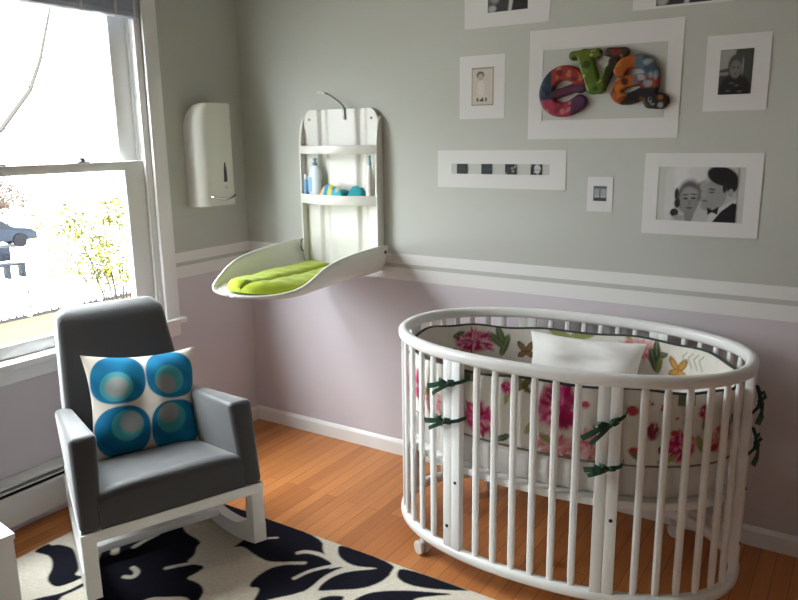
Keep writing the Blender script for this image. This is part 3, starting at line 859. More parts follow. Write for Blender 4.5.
# green pad in the tray
def pad_mesh():
    Yp_ = np.linspace(-.09, -.745, 60); n = 41; tp, bt = [], []
    for y in Yp_:
        hw = min(.190, max(.02, tray_hw(y-.03)-.048)); e = min(1, (y+.755)/.05, (-.08-y)/.05); e = math.sqrt(max(e, 0))
        rt, rb = [], []
        for k in range(n):
            u = -1+2*k/(n-1); x = hw*u
            # tray surface below
            ph = math.copysign(math.asin(min(1, (abs(x)/max(tray_hw(y), .01))**(1/.55))), x)
            zb = tray_pt(y, ph).z+.0115
            th = .052*e*(1-abs(u)**4)**.6*(1-.45*math.exp(-((u-.12)/.12)**2)) + .0022*math.sin(y*22+u*3.5)+.0016*math.sin(y*61-u*5)+.0012*math.sin(y*97+u*9)
            rt.append(V(x, y, zb+max(.002, th))); rb.append(V(x, y, zb))
        tp.append(rt); bt.append(rb)
    b = MB(); b.grid(tp); b.grid(bt)
    bm = b.bm
    bmesh.ops.remove_doubles(bm, verts=bm.verts, dist=.0021)
    ed = [e for e in bm.edges if len(e.link_faces) == 1]
    bmesh.ops.holes_fill(bm, edges=ed, sides=0)
    return b
o = pad_mesh().build('changing_pad', M['lime_fabric'], angle=70)
o.location = (.662, 0, 0)
tag(o, 'lime green padded liner lying in the tray of the wall changing table', 'pad')

# bottles and packs on the lower shelf
def shelf_bottle(name, label, cat, loc, body, capm, prof, cap, bodym, extra=None, group=None):
    t = thing(name, label, cat, loc, 0, group)
    MB().lathe(prof, n=24).build('body', bodym, t)
    c = MB().lathe(cap, n=18).build('cap', capm, t)
    if extra: extra(t)
    return t
SZ = 1.2605
def pump(t):
    MB().box(-.030, -.005, -.006, .006, .200, .210, .003).build('pump_spout', M['pale_bottle'], t)
    MB().prism([(-.030, .05), (-.006, .05), (-.006, .12), (-.030, .12)], lambda x, z, d: V(x, -.0195-d, z), .0015).build('label', M['blue_plastic'], t, smooth=False)
def oval(b):
    bmesh.ops.transform(b.bm, matrix=Matrix.Diagonal((1.75, 1, 1, 1)), verts=b.bm.verts); return b
t = thing('lotion_bottle', 'large pale blue pump bottle at the left end of the lower shelf', 'bottle', (.522, -.050, SZ), 0, 'bottles on the lower shelf')
oval(MB().lathe([(.017, 0), (.0205, .004), (.0208, .13), (.017, .155), (.010, .170), (.008, .176)], n=28)).build('body', M['pale_bottle'], t)
MB().lathe([(.013, .1755), (.013, .190), (.006, .192), (.006, .200), (.010, .2005), (.010, .211)], n=18).build('pump_head', M['cap_blue'], t)
pump(t)
shelf_bottle('lotion_bottle', 'small light blue bottle left of the large pump bottle', 'bottle', (.465, -.052, SZ), None, M['white_plastic'],
             [(.010, 0), (.0125, .003), (.0125, .09), (.009, .104), (.007, .108)], [(.008, .1085), (.008, .128), (.005, .132)], M['blue_plastic'], group='bottles on the lower shelf')
shelf_bottle('spray_bottle', 'slim white bottle with a greyish cap at the right end of the lower shelf', 'bottle', (.848, -.048, SZ), None, M['cap_blue'],
             [(.018, 0), (.0215, .004), (.0215, .10), (.019, .13), (.012, .168), (.009, .178)], [(.010, .1785), (.010, .194), (.007, .198), (.007, .220), (.004, .224)], M['white_plastic'], group='bottles on the lower shelf')
def pack_paint(X, Y):
    p = Paint(X, Y, (.60, .58, .50))
    p.mix((X+.035)/.008+.5, (.02, .34, .38)); p.mix((.012-np.abs(X-.005))/.006+.5, (.60, .50, .08)); p.mix((-.050-X)/.01+.5, (.55, .30, .06))
    p.ell(.045, .0, .018, .03, (.62, .60, .54), .3); p.ell(-.02, -.01, .014, .03, (.03, .25, .40), .3)
    return p.noise(.1).C
o = pillow('wipes_pack', .160, .074, .078, M['painted_print'], frame_mtx((.647, -.072, SZ+.040), (1, -.03, .06), (.03, 1, .12)), paint=pack_paint, n=50, seed=2, pinch=.03)
tag(o, 'soft yellow and white pack with teal edge lying on the lower shelf', 'wipes pack')
o = pillow('folded_cloth', .084, .052, .078, M['teal_fabric'], frame_mtx((.777, -.053, SZ+.040), (1, .1, -.03), (-.1, 1, .1)), n=30, seed=3, pinch=.05)
tag(o, 'crumpled teal cloth lying between the yellow pack and slim white bottle', 'cloth')

# ------------------------------------------------------------------ wall dispenser on the window wall
dp = thing('wall_dispenser', 'white curved dispenser with dark slot hung on the wall right of the window', 'dispenser', (0, -.295, 1.245))
def disp_ring(z):
    D, hw, r = .112, .107, .052
    k = 0 if z < .365 else 1-math.sqrt(max(0, 1-((z-.365)/.129)**2))
    xb = .002+.070*k; yn = -hw+.052*k; r = max(.012, r-.030*k)
    q = [V(xb, hw, z)]
    for j in range(5): a = R(90-22.5*j); q.append(V(D-.012+.012*math.cos(a), hw-.012+.012*math.sin(a), z))
    for j in range(13): a = R(-90*j/12); q.append(V(D-r+r*math.cos(a), yn+r+r*math.sin(a), z))
    q.append(V(xb, yn, z))
    return [V(max(v.x, xb), v.y, v.z) for v in q]
zz = [0, .004]+list(np.linspace(.02, .365, 8))+list(.365+.129*np.sin(np.linspace(.12, PI/2*.985, 14)))
b = MB().loft([disp_ring(z) for z in zz]); b.build('body', wp, dp, angle=35)
sl = [(-.012, .215), (.012, .215), (.010, .270), (.004, .310), (-.004, .310), (-.010, .270)]
MB().prism(sl, lambda a, z, d: V(.1115+d, .045+a, z-.10), .0012).build('slot', M['slot_grey'], dp, smooth=False)
lg = [(.012*math.cos(a), .009*math.sin(a)) for a in np.linspace(0, 2*PI, 14, endpoint=False)]
MB().prism(lg, lambda a, z, d: V(.1118+d, .047+a, z+.088), .0008).build('badge', M['tape'], dp, smooth=False)
arc = [V(.119+.016*math.sin(PI*k/12), -.050+.148*k/12, .046-.014*math.sin(PI*k/12)) for k in range(13)]
MB().tube([V(.100, -.056, .046)]+arc+[V(.106, .098, .046)], .0055, 8).build('bar', M['chrome'], dp)

# ------------------------------------------------------------------ picture wall
def rect_ring(bb, o, i, d):
    (x0, x1, z0, z1), (a0, a1, c0, c1) = o, i
    bb.box(x0, x1, -d, -.0008, c1, z1); bb.box(x0, x1, -d, -.0008, z0, c0)
    bb.box(x0, a0, -d, -.0008, c0, c1); bb.box(a1, x1, -d, -.0008, c0, c1); return bb
def photo(parent, x0, x1, z0, z1, paint, n, org, depth=.004):
    W, H = x1-x0, z1-z0
    nu, nv = n, max(8, int(n*H/W))
    U, W_ = np.meshgrid(np.linspace(0, 1, nu), np.linspace(0, 1, nv), indexing='ij')
    P = Paint(U*W/H, W_, (.5, .5, .5)); P.ar = W/H
    paint(P)
    P3 = np.stack([x0+U*W-org[0], np.full_like(U, -depth)-org[1], z0+W_*H-org[2]], -1)
    return slab_painted('photo', P3, P.C, (0, depth-.0010, 0), M['painted_print'], parent)
def picture(name, label, outer, inner=None, cat='picture frame'):
    x0, x1, z0, z1 = outer
    org = ((x0+x1)/2, 0, z0)
    t = thing(name, label, cat, org, 0, 'white frames on the picture wall')
    b = MB()
    if inner: rect_ring(b, outer, inner, .0025)
    else: b.box(x0, x1, -.0025, -.0008, z0, z1)
    b.build('frame', M['frame_white'], t, smooth=False, local=Matrix.Translation((-org[0], 0, -org[2])))
    return t, org
def couple(p):
    A = p.ar; p.C[:] = (.40, .40, .39)
    E_ = lambda u, v, ru, rv, c, so=.3, an=0: p.ell(u*A, v, ru*A, rv, (c, c, c*.98), so, an)
    E_(.28, .80, .24, .30, .62, .5); E_(.05, .45, .10, .6, .55, .6); E_(.46, .92, .15, .16, .55, .5)      # pale veil
    E_(.34, .47, .165, .30, .10, .35, -.15)                                        # her hair
    E_(.50, .56, .07, .16, .12, .4)
    E_(.345, .37, .125, .27, .22, .22, .12)                                        # her face
    E_(.37, .52, .10, .10, .27, .6); E_(.30, .42, .035, .022, .06, .5); E_(.41, .43, .035, .022, .06, .5); E_(.36, .34, .02, .05, .17, .6); E_(.36, .245, .045, .018, .07, .5)
    E_(.30, .49, .045, .014, .08, .5); E_(.41, .50, .045, .014, .08, .5); E_(.36, .09, .07, .13, .20, .4)
    E_(.17, .50, .03, .11, .03, .4); E_(.185, .33, .04, .09, .02, .4); E_(.15, .15, .06, .075, .012, .3); E_(.22, .06, .08, .05, .30, .5)
    p.poly([(.40*A, 0), (.46*A, .18), (.60*A, .22), (.66*A, 0)], (.42, .41, .40), .03)
    E_(.69, .50, .175, .29, .26, .2, -.25)                                         # his face
    E_(.55, .66, .06, .10, .30, .5); E_(.56, .50, .045, .07, .30, .5); E_(.60, .30, .08, .09, .25, .4)
    p.poly([(.60*A, 0), (.66*A, .16), (.94*A, .40), (1.0*A, .45), (1.0*A, .0)], (.52, .51, .50), .02)     # shirt
    p.poly([(.69*A, .0), (1.01*A, 0), (1.01*A, .34), (.95*A, .36), (.80*A, .20)], (.010, .010, .014), .02)  # suit
    p.poly([(.62*A, .13), (.61*A, .27), (.685*A, .22), (.77*A, .29), (.755*A, .14), (.68*A, .18)], (.010, .010, .012), .015)
    E_(.79, .84, .215, .165, .014, .15, -.30); E_(.92, .70, .085, .16, .014, .25); E_(.83, .64, .03, .10, .02, .4)
    E_(.915, .54, .035, .075, .28, .3); E_(.66, .60, .05, .015, .06, .5, -.2); E_(.66, .545, .035, .018, .08, .5); E_(.57, .385, .04, .014, .10, .5)
    p.noise(.10)
def portrait(p):
    A = p.ar; p.C[:] = (.05, .055, .05)
    p.poly([(0, .55), (0, 1), (.48*A, 1), (.42*A, .62)], (.30, .30, .28), .04); p.poly([(0, .43), (0, .50), (.28*A, .50), (.28*A, .43)], (.25, .22, .18), .03)
    p.ell(.50*A, .12, .46*A, .34, (.014, .014, .014), .2)
    p.ell(.50*A, .64, .24*A, .25, (.06, .06, .058), .2); p.ell(.49*A, .56, .17*A, .20, (.17, .16, .15), .3)
    for x in (.42, .56): p.ell(x*A, .60, .035*A, .018, (.03, .03, .03), .5)
    p.ell(.49*A, .46, .05*A, .015, (.05, .05, .05), .5); p.ell(.70*A, .62, .03*A, .2, (.22, .22, .2), .6)
    for x, z in ((.4, .25), (.55, .2), (.3, .08), (.66, .06)): p.ell(x*A, z, .07*A, .02, (.10, .10, .095), .6)
    p.noise(.12)
def child(p):
    A = p.ar; p.C[:] = (.52, .47, .41)
    p.poly([(0, 0), (0, 1), (.04*A, 1), (.04*A, 0)], (.28, .22, .18), .02); p.poly([(.95*A, 0), (.95*A, 1), (A, 1), (A, 0)], (.28, .22, .18), .02)
    p.poly([(0, .96), (0, 1), (A, 1), (A, .96)], (.28, .22, .18), .02); p.poly([(0, 0), (0, .03), (A, .03), (A, 0)], (.28, .22, .18), .02)
    p.ell(.42*A, .45, .17*A, .22, (.60, .56, .50), .3); p.ell(.40*A, .80, .17*A, .10, (.10, .08, .07), .3); p.ell(.41*A, .75, .12*A, .09, (.42, .33, .27), .3)
    p.ell(.45*A, .20, .28*A, .09, (.58, .53, .47), .3)
    for x in (.28, .50, .66): p.ell(x*A, .16, .05*A, .06, (.12, .10, .09), .5)
    p.ell(.46*A, .14, .10*A, .03, (.05, .04, .04), .5); p.noise(.06)
def dark_small(seed):
    def f(p):
        A = p.ar; r = random.Random(seed); p.C[:] = (.018, .022, .028)
        if seed > 1:
            for k in range(5): p.ell(r.random()*A, r.random(), .14, .12, (.22, .22, .22), .5)
        if seed == 3: p.ell(.58*A, .55, .30*A, .42, (.50, .50, .50), .3); p.ell(.2*A, .5, .12*A, .5, (.01, .01, .01), .4)
        p.stroke([(0, .5), (A, .45)], .06, (.05, .055, .06), .05)
    return f
def house(p):
    A = p.ar; p.C[:] = (.30, .31, .33)
    p.poly([(0, .82), (0, 1), (A, 1), (A, .82)], (.10, .11, .14), .04); p.poly([(0, 0), (0, .22), (A, .22), (A, 0)], (.04, .045, .06), .04)
    p.stroke([(.5*A, .2), (.5*A, .8)], .07, (.08, .09, .11), .04); p.stroke([(.04, .2), (.04, 1)], .06, (.12, .13, .15), .04)
    for x in (.2, .38, .65, .82): p.ell(x*A, .3, .05, .06, (.45, .45, .45), .5)
def wedding_dark(p):
    A = p.ar; p.C[:] = (.10, .10, .10)
    p.ell(.3*A, .2, .24*A, .35, (.03, .03, .03), .3); p.ell(.78*A, .2, .24*A, .5, (.012, .012, .015), .2); p.poly([(.52*A, 0), (.56*A, .5), (.66*A, .5), (.6*A, 0)], (.5, .5, .5), .03); p.ell(.18*A, .55, .15*A, .3, (.25, .24, .23), .4)
    p.ell(.12*A, .1, .1*A, .1, (.35, .35, .35), .5); p.ell(.5*A, .7, .3*A, .25, (.28, .27, .26), .3)

t, g = picture('picture_frame', 'white framed dark wedding photo cut off by the top edge, above the small sepia picture', (1.318, 1.694, 2.003, 2.245))
photo(t, 1.425, 1.601, 2.059, 2.19, wedding_dark, 60, g, .0035)
t, g = picture('picture_frame', 'white frame mostly cut off at the top, above the dark portrait', (2.018, 2.366, 2.009, 2.245))
photo(t, 2.10, 2.291, 2.017, 2.18, wedding_dark, 40, g, .0035)
t, g = picture('picture_frame', 'small white framed sepia picture of a seated child left of the painted letters', (1.296, 1.507, 1.637, 1.895))
photo(t, 1.354, 1.457, 1.691, 1.846, child, 60, g, .0035)
t, g = picture('picture_frame', 'wide white frame with an open middle around the three painted letters', (1.614, 2.206, 1.549, 1.972), (1.672, 2.153, 1.623, 1.894))
t, g = picture('picture_frame', 'white framed dark portrait of a person hanging right of the painted letters', (2.287, 2.494, 1.640, 1.898))
photo(t, 2.334, 2.441, 1.696, 1.848, portrait, 60, g, .0035)
t, g = picture('picture_frame', 'long low white frame holding a row of four small dark square photos', (1.188, 1.783, 1.345, 1.505), (1.259, 1.714, 1.404, 1.448))
for k, (a, e) in enumerate(((1.284, 1.336), (1.403, 1.455), (1.515, 1.569), (1.630, 1.681))): photo(t, a, e, 1.4045, 1.4475, dark_small(k), 24, g, .0022)
t, g = picture('picture_frame', 'smallest white frame, below the painted letters, with one tiny square photo', (1.875, 1.976, 1.264, 1.401))
photo(t, 1.900, 1.953, 1.306, 1.365, house, 30, g, .0035)
t, g = picture('picture_frame', 'large white framed photo of a couple, a man in a bow tie, above the crib', (2.095, 2.504, 1.189, 1.493), (2.147, 2.450, 1.2425, 1.4425))
photo(t, 2.175, 2.426, 1.2428, 1.4422, couple, 150, g, .0022)

# painted letters: solid, rounded, covered in collage paper
def letter(label, strokes, painter, depth=.024):
    pts = np.array([q for s, w in strokes for q in s]); pad = .06
    x0, z0 = pts.min(0)-pad; x1, z1 = pts.max(0)+pad; h = .0034
    xs, zs = np.arange(x0, x1, h), np.arange(z0, z1, h)
    X, Zg = np.meshgrid(xs, zs, indexing='ij')
    sd = np.full(X.shape, 9.)
    for s, w in strokes:
        s = smooth_pts(s, 2, False) if len(s) > 2 else s
        sd = np.minimum(sd, Paint(X, Zg, (0, 0, 0)).dist(s, False)-w/2)
    gx, gz = np.gradient(sd, h)
    cen = (sd[:-1, :-1]+sd[1:, :-1]+sd[:-1, 1:]+sd[1:, 1:])/4
    ins = cen < 0
    mv = np.where(sd > 0, sd, 0); gl = np.hypot(gx, gz)+1e-6
    Xs, Zs = X-gx/gl*mv, Zg-gz/gl*mv
    rd = .011; q = np.clip(-sd/rd, 0, 1); yf = -(depth-rd*(1-np.sqrt(1-(1-q)**2)))
    C = painter(Xs, Zs)
    idx = -np.ones(X.shape, int); verts, cols = [], []
    cx, cz = X.mean(), Zg.min()
    used = np.zeros(X.shape, bool)
    for di in (0, 1):
        for dj in (0, 1): used[di:X.shape[0]-1+di, dj:X.shape[1]-1+dj] |= ins
    I, J = np.nonzero(used); nI = len(I); idx[I, J] = np.arange(nI)
    F = np.stack([Xs[I, J]-cx, yf[I, J], Zs[I, J]-cz], -1); B = F.copy(); B[:, 1] = -.0008
    faces = []; ci, cj = np.nonzero(ins)
    for i, j in zip(ci, cj):
        a, b_, c, d = idx[i, j], idx[i+1, j], idx[i+1, j+1], idx[i, j+1]
        faces.append((a, b_, c, d)); faces.append((nI+d, nI+c, nI+b_, nI+a))
        for (di, dj, e, f) in ((0, -1, a, b_), (1, 0, b_, c), (0, 1, c, d), (-1, 0, d, a)):
            ii, jj = i+di, j+dj
            if not (0 <= ii < ins.shape[0] and 0 <= jj < ins.shape[1] and ins[ii, jj]): faces.append((e, nI+e, nI+f, f))
    cc = C[I, J]*.72
    o = mesh_cols('wall_letter', np.vstack([F, B]), faces, np.vstack([cc, cc]), M['painted_letter'])
    o.location = (cx, 0, cz)
    return tag(o, label, 'letter', 'painted letters on the wall')
def spots(p, n, box, cols, r0, r1, seed):
    r = random.Random(seed)
    for k in range(n): p.ell(r.uniform(box[0], box[1]), r.uniform(box[2], box[3]), r.uniform(r0, r1), r.uniform(r0, r1), r.choice(cols), .35, r.random()*3)
def paint_e(X, Z):
    p = Paint(X, Z, (.30, .02, .025))
    p.mix((1.760-Z)/.006, (.10, .02, .05)); p.mix(((1.725-X)/.008+.5)*1.0, (.015, .035, .07))
    p.mix(np.minimum((1.705-Z)/.006, (1.80-X)/.006+.5), (.38, .03, .07)); p.mix(np.minimum((X-1.80)/.006, (1.75-Z)/.006), (.10, .035, .09))
    p.mix(np.minimum((Z-1.755)/.006, (X-1.715)/.006), (.34, .03, .03))
    spots(p, 12, (1.73, 1.85, 1.77, 1.83), [(.50, .12, .02), (.40, .03, .03), (.15, .01, .02), (.5, .2, .05)], .006, .016, 1)
    spots(p, 9, (1.70, 1.80, 1.64, 1.69), [(.50, .16, .18), (.25, .01, .03)], .006, .014, 2); spots(p, 8, (1.66, 1.71, 1.68, 1.79), [(.03, .07, .10), (.01, .015, .04)], .006, .014, 3)
    return p.noise(.1).C
def paint_v(X, Z):
    p = Paint(X, Z, (.09, .16, .012))
    p.mix(np.minimum((X-1.905)/.006, (Z-1.825)/.006), (.05, .03, .02)); p.mix(((X-1.93+(1.82-Z)*.15)/.006)*(Z < 1.83)*(Z > 1.75), (.045, .05, .015))
    p.mix(np.minimum((Z-1.835)/.006, (1.87-X)/.006), (.16, .20, .02))
    spots(p, 26, (1.79, 2.0, 1.71, 1.88), [(.50, .46, .14), (.40, .42, .10)], .004, .0065, 4); spots(p, 12, (1.79, 1.9, 1.71, 1.87), [(.03, .08, .01), (.14, .20, .02)], .008, .016, 5)
    spots(p, 8, (1.90, 2.0, 1.82, 1.88), [(.25, .03, .03), (.45, .35, .12)], .005, .010, 6)
    return p.noise(.1).C
def paint_a(X, Z):
    p = Paint(X, Z, (.42, .10, .015))
    p.mix((X-2.035)/.01, (.10, .16, .20)); p.mix(np.minimum((X-2.05)/.01, (1.775-Z)/.01), (.32, .05, .035)); p.mix(np.minimum((X-2.01)/.01, (1.735-Z)/.008), (.02, .022, .028))
    p.mix(np.minimum((1.705-Z)/.006, (X-1.99)/.006), (.03, .02, .02))
    spots(p, 16, (2.05, 2.13, 1.74, 1.84), [(.30, .33, .35), (.40, .05, .04), (.05, .08, .12), (.45, .40, .38)], .006, .016, 7)
    spots(p, 14, (1.95, 2.03, 1.67, 1.84), [(.50, .16, .02), (.30, .03, .01), (.06, .02, .01)], .007, .016, 8)
    spots(p, 9, (2.07, 2.16, 1.66, 1.70), [(.35, .36, .36), (.35, .13, .03), (.01, .01, .015)], .004, .011, 9)
    return p.noise(.1).C
letter('red and navy collage covered letter e hanging on the wall', [([(1.705, 1.718), (1.755, 1.728), (1.832, 1.752)], .036), ([(1.832, 1.752), (1.822, 1.785), (1.79, 1.801), (1.755, 1.805), (1.715, 1.785), (1.692, 1.742), (1.695, 1.702), (1.720, 1.672), (1.760, 1.660), (1.800, 1.668), (1.832, 1.690)], .058)], paint_e)
letter('green letter v with yellow dots hanging on the wall', [([(1.800, 1.864), (1.895, 1.868)], .036), ([(1.940, 1.868), (1.998, 1.866)], .034), ([(1.845, 1.858), (1.880, 1.758)], .060), ([(1.880, 1.758), (1.886, 1.745)], .058), ([(1.968, 1.852), (1.912, 1.738)], .040), ([(1.876, 1.735), (1.915, 1.735)], .036)], paint_v)
letter('orange and black collage covered letter a hanging on the wall', [([(1.985, 1.800), (1.996, 1.820), (2.035, 1.832), (2.082, 1.822), (2.106, 1.790), (2.110, 1.750), (2.098, 1.71), (2.104, 1.687), (2.140, 1.684)], .052), ([(2.098, 1.762), (2.05, 1.762), (2.005, 1.757), (1.972, 1.735), (1.978, 1.702), (2.015, 1.692), (2.06, 1.706), (2.096, 1.730)], .046), ([(2.105, 1.684), (2.142, 1.682)], .058)], paint_a)

# ------------------------------------------------------------------ outdoors, seen from the upper floor
GZ = -3.4
o = MB().box(-17.4, 8, -30, 40, GZ-.2, GZ).build('ground', M['dry_lawn'], smooth=False); struct(o)
o = MB().box(-110, -18.1, -60, 120, GZ-.2, GZ-.01).build('road', M['pale_drive'], smooth=False); struct(o)
o = MB().box(-18.1, -17.4, -30, 40, GZ-.2, GZ-.005).build('ground_border', M['dark_border'], smooth=False); struct(o)  # dark strip at the fence foot, showing through the picket gaps
f = thing('picket_fence', 'white picket fence along the edge of the lawn outside the window', 'fence', (-17.55, 9, GZ))
b = MB()
yv = -5.0
while yv < 7:
    b.hexa([V(-.012, yv, .06), V(.012, yv, .06), V(.012, yv+.14, .06), V(-.012, yv+.14, .06), V(-.012, yv, .84), V(.012, yv, .84), V(.012, yv+.14, .84), V(-.012, yv+.14, .84)])
    b.hexa([V(-.012, yv, .84), V(.012, yv, .84), V(.012, yv+.14, .84), V(-.012, yv+.14, .84), V(-.012, yv+.06, .92), V(.012, yv+.06, .92), V(.012, yv+.08, .92), V(-.012, yv+.08, .92)])
    yv += .22
b.build('pickets', M['fence_paint'], f, smooth=False)
for z in (.24, .68): MB().box(-.05, -.012, -5, 7, z, z+.08).build('rail', M['fence_paint'], f, smooth=False)
for k in range(6): MB().box(-.10, -.012, -5+2.37*k, -4.9+2.37*k, 0, .95).build('fence_post', M['fence_paint'], f, smooth=False)

def car(label, loc, rz, paint):
    t = thing('car', label, 'car', loc, rz, 'cars parked outside')
    side = [(-2.15, .32), (-2.2, .62), (-2.05, .82), (-1.35, .90), (-.75, 1.36), (.55, 1.40), (1.15, .96), (1.95, .84), (2.2, .66), (2.18, .32)]
    def arch(cx): return [(cx+.36*math.cos(a), .32+.36*math.sin(a)) for a in np.linspace(0, PI, 9)]
    poly = side + [(1.75, .32)] + arch(1.38)[0:] + [(-.98, .32)] + arch(-1.36) + [(-1.8, .32)]
    b = MB().prism(poly, lambda a, z, d: V(a, -.86+d, z), 1.72); b.build('body', paint, t, angle=25)
    for s in (-1, 1):
        MB().prism([(-1.18, .96), (-.70, 1.30), (.50, 1.33), (.98, .98)], lambda a, z, d, s=s: V(a, s*(.862+d), z), .006).build('side_window', M['car_glass'], t, smooth=False)
    for x in (1.38, -1.36):
        for s in (-1, 1):
            MB().lathe([(.20, -.10), (.30, -.10), (.32, -.08), (.32, .08), (.30, .10), (.20, .10)], (x, s*.78, .32), 22, mtx=Matrix.Rotation(R(90), 4, 'X')).build('wheel', M['tyre'], t)
    return t
car('dark blue car parked outside beyond the lawn, seen through the window', (-33.2, 15.9, GZ), R(78), M['car_paint'])
car('reddish car parked farthest away beyond the dark blue car', (-52, 25.2, GZ), R(70), M['car_red'])
t = thing('garden_bench', 'dark blue grey bench standing outside between the fence and the blue car', 'bench', (-24.2, 11.6, GZ), R(85))
MB().box(-.9, .9, -.25, .25, .48, .56, .01).build('seat', M['bench_blue'], t)
MB().box(-.9, .6, .2, .26, .62, 1.15, .02).build('backrest', M['bench_blue'], t)
for x in (-.85, -.3, .3, .85):
    MB().box(x-.05, x+.05, -.22, .24, 0, .5, .01).build('leg', M['bench_blue'], t)

def twig(b, path, r0, r1):
    n = len(path); b.tube(path, [r0+(r1-r0)*k/(n-1) for k in range(n)], 6)
def leaf_cloud(b, pts, n, spread, size, r):
    for k in range(n):
        c = r.choice(pts); p = V(*c)+V(r.gauss(0, spread), r.gauss(0, spread), r.gauss(0, spread*.8))
        d = V(r.gauss(0, 1), r.gauss(0, 1), r.gauss(0, 1)).normalized(); e = d.orthogonal().normalized(); s = size*r.uniform(.6, 1.3)
        v = [b.bm.verts.new(p+d*s), b.bm.verts.new(p+e*s*.45), b.bm.verts.new(p-d*s), b.bm.verts.new(p-e*s*.45)]
        b.bm.faces.new(v)
r = random.Random(21)
t = thing('forsythia_shrub', 'tall yellow green shrub with thin bare stems outside the window', 'shrub', (-9, 5.7, GZ))
tips = [(4.40, .28), (4.55, .12), (4.75, .25), (5.0, .15), (5.2, .35), (5.45, .45), (5.7, .60), (5.95, .45), (6.15, .3), (6.3, .0), (4.5, -.35), (6.0, -.2), (5.55, .1), (4.9, -.2)]
b = MB(); lp = []
for yy_, z in tips:
    y = yy_-5.7; z -= GZ; x = r.uniform(-.5, .5)
    path = [V(r.uniform(-.1, .1), y*.03, 0), V(x*.3, y*.25, z*.45), V(x*.6, y*.55+r.uniform(-.06, .06), z*.75), V(x, y, z)]
    path = [V(*q) for q in np.array([[*path[0]]]+[[*(path[k]*(1-f_)+path[k+1]*f_)] for k in range(3) for f_ in (.33, .66, 1)])]
    twig(b, path, .022, .006)
    for k in range(4):
        q = path[r.randint(5, 9)]; e = q+V(r.uniform(-.3, .3), r.uniform(-.35, .35), r.uniform(.1, .45)); twig(b, [q, (q+e)/2+V(0, .02, .03), e], .008, .003)
        if r.random() < .5: lp.append(tuple(e))
    if r.random() < .75: lp.append(tuple(path[-1])); lp.append(tuple(path[-2]))
b.build('stems', M['pale_bark'], t)
b = MB(); leaf_cloud(b, lp, 1900, .14, .048, r); b.build('foliage', M['forsythia'], t, smooth=False)
t = thing('russet_shrub', 'pinkish brown bare shrub far beyond the road at the left edge', 'shrub', (-40, 20.9, GZ))
b = MB(); pts = [(r.uniform(-1, 1), r.uniform(-2.2, 1.3), r.uniform(1.2, 2.9)) for _ in range(30)]
leaf_cloud(b, pts, 3000, .35, .09, r); b.build('foliage', M['russet'], t, smooth=False)
b = MB()
for k in range(9): twig(b, [V(0, k*.2-1, 0), V(.1, k*.3-1.3, 1.2), V(0, k*.38-1.8, 2.4)], .05, .015)
b.build('stems', M['bark'], t)
t = thing('bare_tree', 'bare tree with one thin branch crossing the upper window pane', 'tree', (-7, .2, GZ))
b = MB(); twig(b, [V(0, 0, 0), V(.05, .1, 2.5), V(0, .3, 4.0), V(0, .2, 7.5)], .16, .07); b.build('trunk', M['bark'], t)
b = MB(); br = [V(0, .3, 4.0), V(0, 1.5, 4.6), V(0, 2.45, 5.14), V(0, 2.93, 5.67), V(0, 3.13, 6.08), V(0, 3.37, 6.8), V(0, 3.6, 7.5)]
twig(b, br, .045, .012)
for k, d in ((3, (.1, -.2, .5)), (4, (0, .35, .35)), (5, (0, -.25, .5)), (2, (0, .4, .1))): twig(b, [br[k], br[k]+V(*d)*.5+V(0, .03, 0), br[k]+V(*d)], .008, .004)
b.build('branch', M['pale_bark'], t)

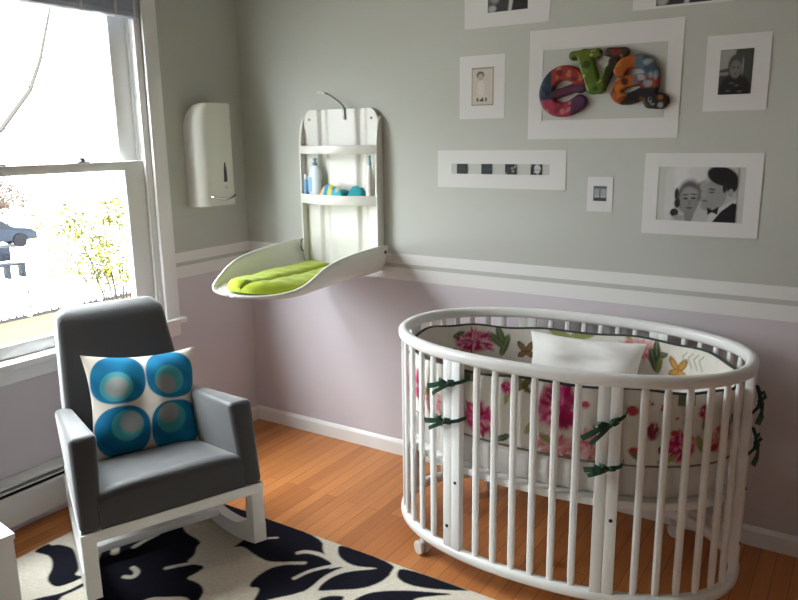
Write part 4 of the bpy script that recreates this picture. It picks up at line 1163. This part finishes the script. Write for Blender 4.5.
# ------------------------------------------------------------------ light
w = bpy.data.worlds.new('bright_overcast_sky'); scene.world = w; w.use_nodes = True
bg = w.node_tree.nodes['Background']; bg.inputs['Strength'].default_value = 9.0
wt = w.node_tree                      # overcast sky, brighter overhead than at the horizon
tcw = node(wt, 'ShaderNodeTexCoord'); sxw = node(wt, 'ShaderNodeSeparateXYZ'); crw = node(wt, 'ShaderNodeValToRGB')
wt.links.new(tcw.outputs['Generated'], sxw.inputs[0]); wt.links.new(sxw.outputs['Z'], crw.inputs['Fac'])
crw.color_ramp.elements[0].position = 0; crw.color_ramp.elements[0].color = (.40, .42, .43, 1)
crw.color_ramp.elements[1].position = .85; crw.color_ramp.elements[1].color = (3.4, 3.6, 3.8, 1)
wt.links.new(crw.outputs['Color'], bg.inputs['Color'])
def lamp(name, kind, **k):
    l = bpy.data.lights.new(name, kind); o = bpy.data.objects.new(name, l); COL.objects.link(o)
    for a, v in k.items(): setattr(l, a, v)
    return o
s = lamp('sun', 'SUN', energy=1.5, angle=R(1.5), color=(1, .96, .88))
s.rotation_euler = Vector((-.55, -.25, -.8)).to_track_quat('-Z', 'Y').to_euler()
for k, (y0, y1, z0, z1) in enumerate(WIN):
    a = lamp('window_portal', 'AREA', shape='RECTANGLE', size=z1-z0, size_y=y1-y0)
    a.location = (-T-.02, (y0+y1)/2, (z0+z1)/2); a.rotation_euler = (0, R(-90), 0)
    a.data.cycles.is_portal = True

# ------------------------------------------------------------------ camera
cam = bpy.data.cameras.new('camera'); co = bpy.data.objects.new('camera', cam); COL.objects.link(co)
cam.sensor_width = 36; cam.lens = 727.85/798*36; cam.clip_end = 400; cam.clip_start = .02
yaw, pitch, roll = .5708, .2185, -.0137
fw = V(-math.sin(yaw)*math.cos(pitch), math.cos(yaw)*math.cos(pitch), -math.sin(pitch)); rt = V(math.cos(yaw), math.sin(yaw), 0); up = rt.cross(fw)
r2 = rt*math.cos(roll)+up*math.sin(roll); u2 = up*math.cos(roll)-rt*math.sin(roll)
co.matrix_world = Matrix(((r2.x, u2.x, -fw.x, 2.8226), (r2.y, u2.y, -fw.y, -2.8851), (r2.z, u2.z, -fw.z, 1.56), (0, 0, 0, 1)))
scene.camera = co
scene.view_settings.view_transform = 'Standard'
scene.view_settings.look = 'None'
scene.view_settings.exposure = 0.68
scene.view_settings.gamma = 1.0
scene.view_settings.use_curve_mapping = False
scene.cycles.use_denoising = True
scene.cycles.max_bounces = 10
scene.cycles.diffuse_bounces = 6
scene.cycles.transparent_max_bounces = 12
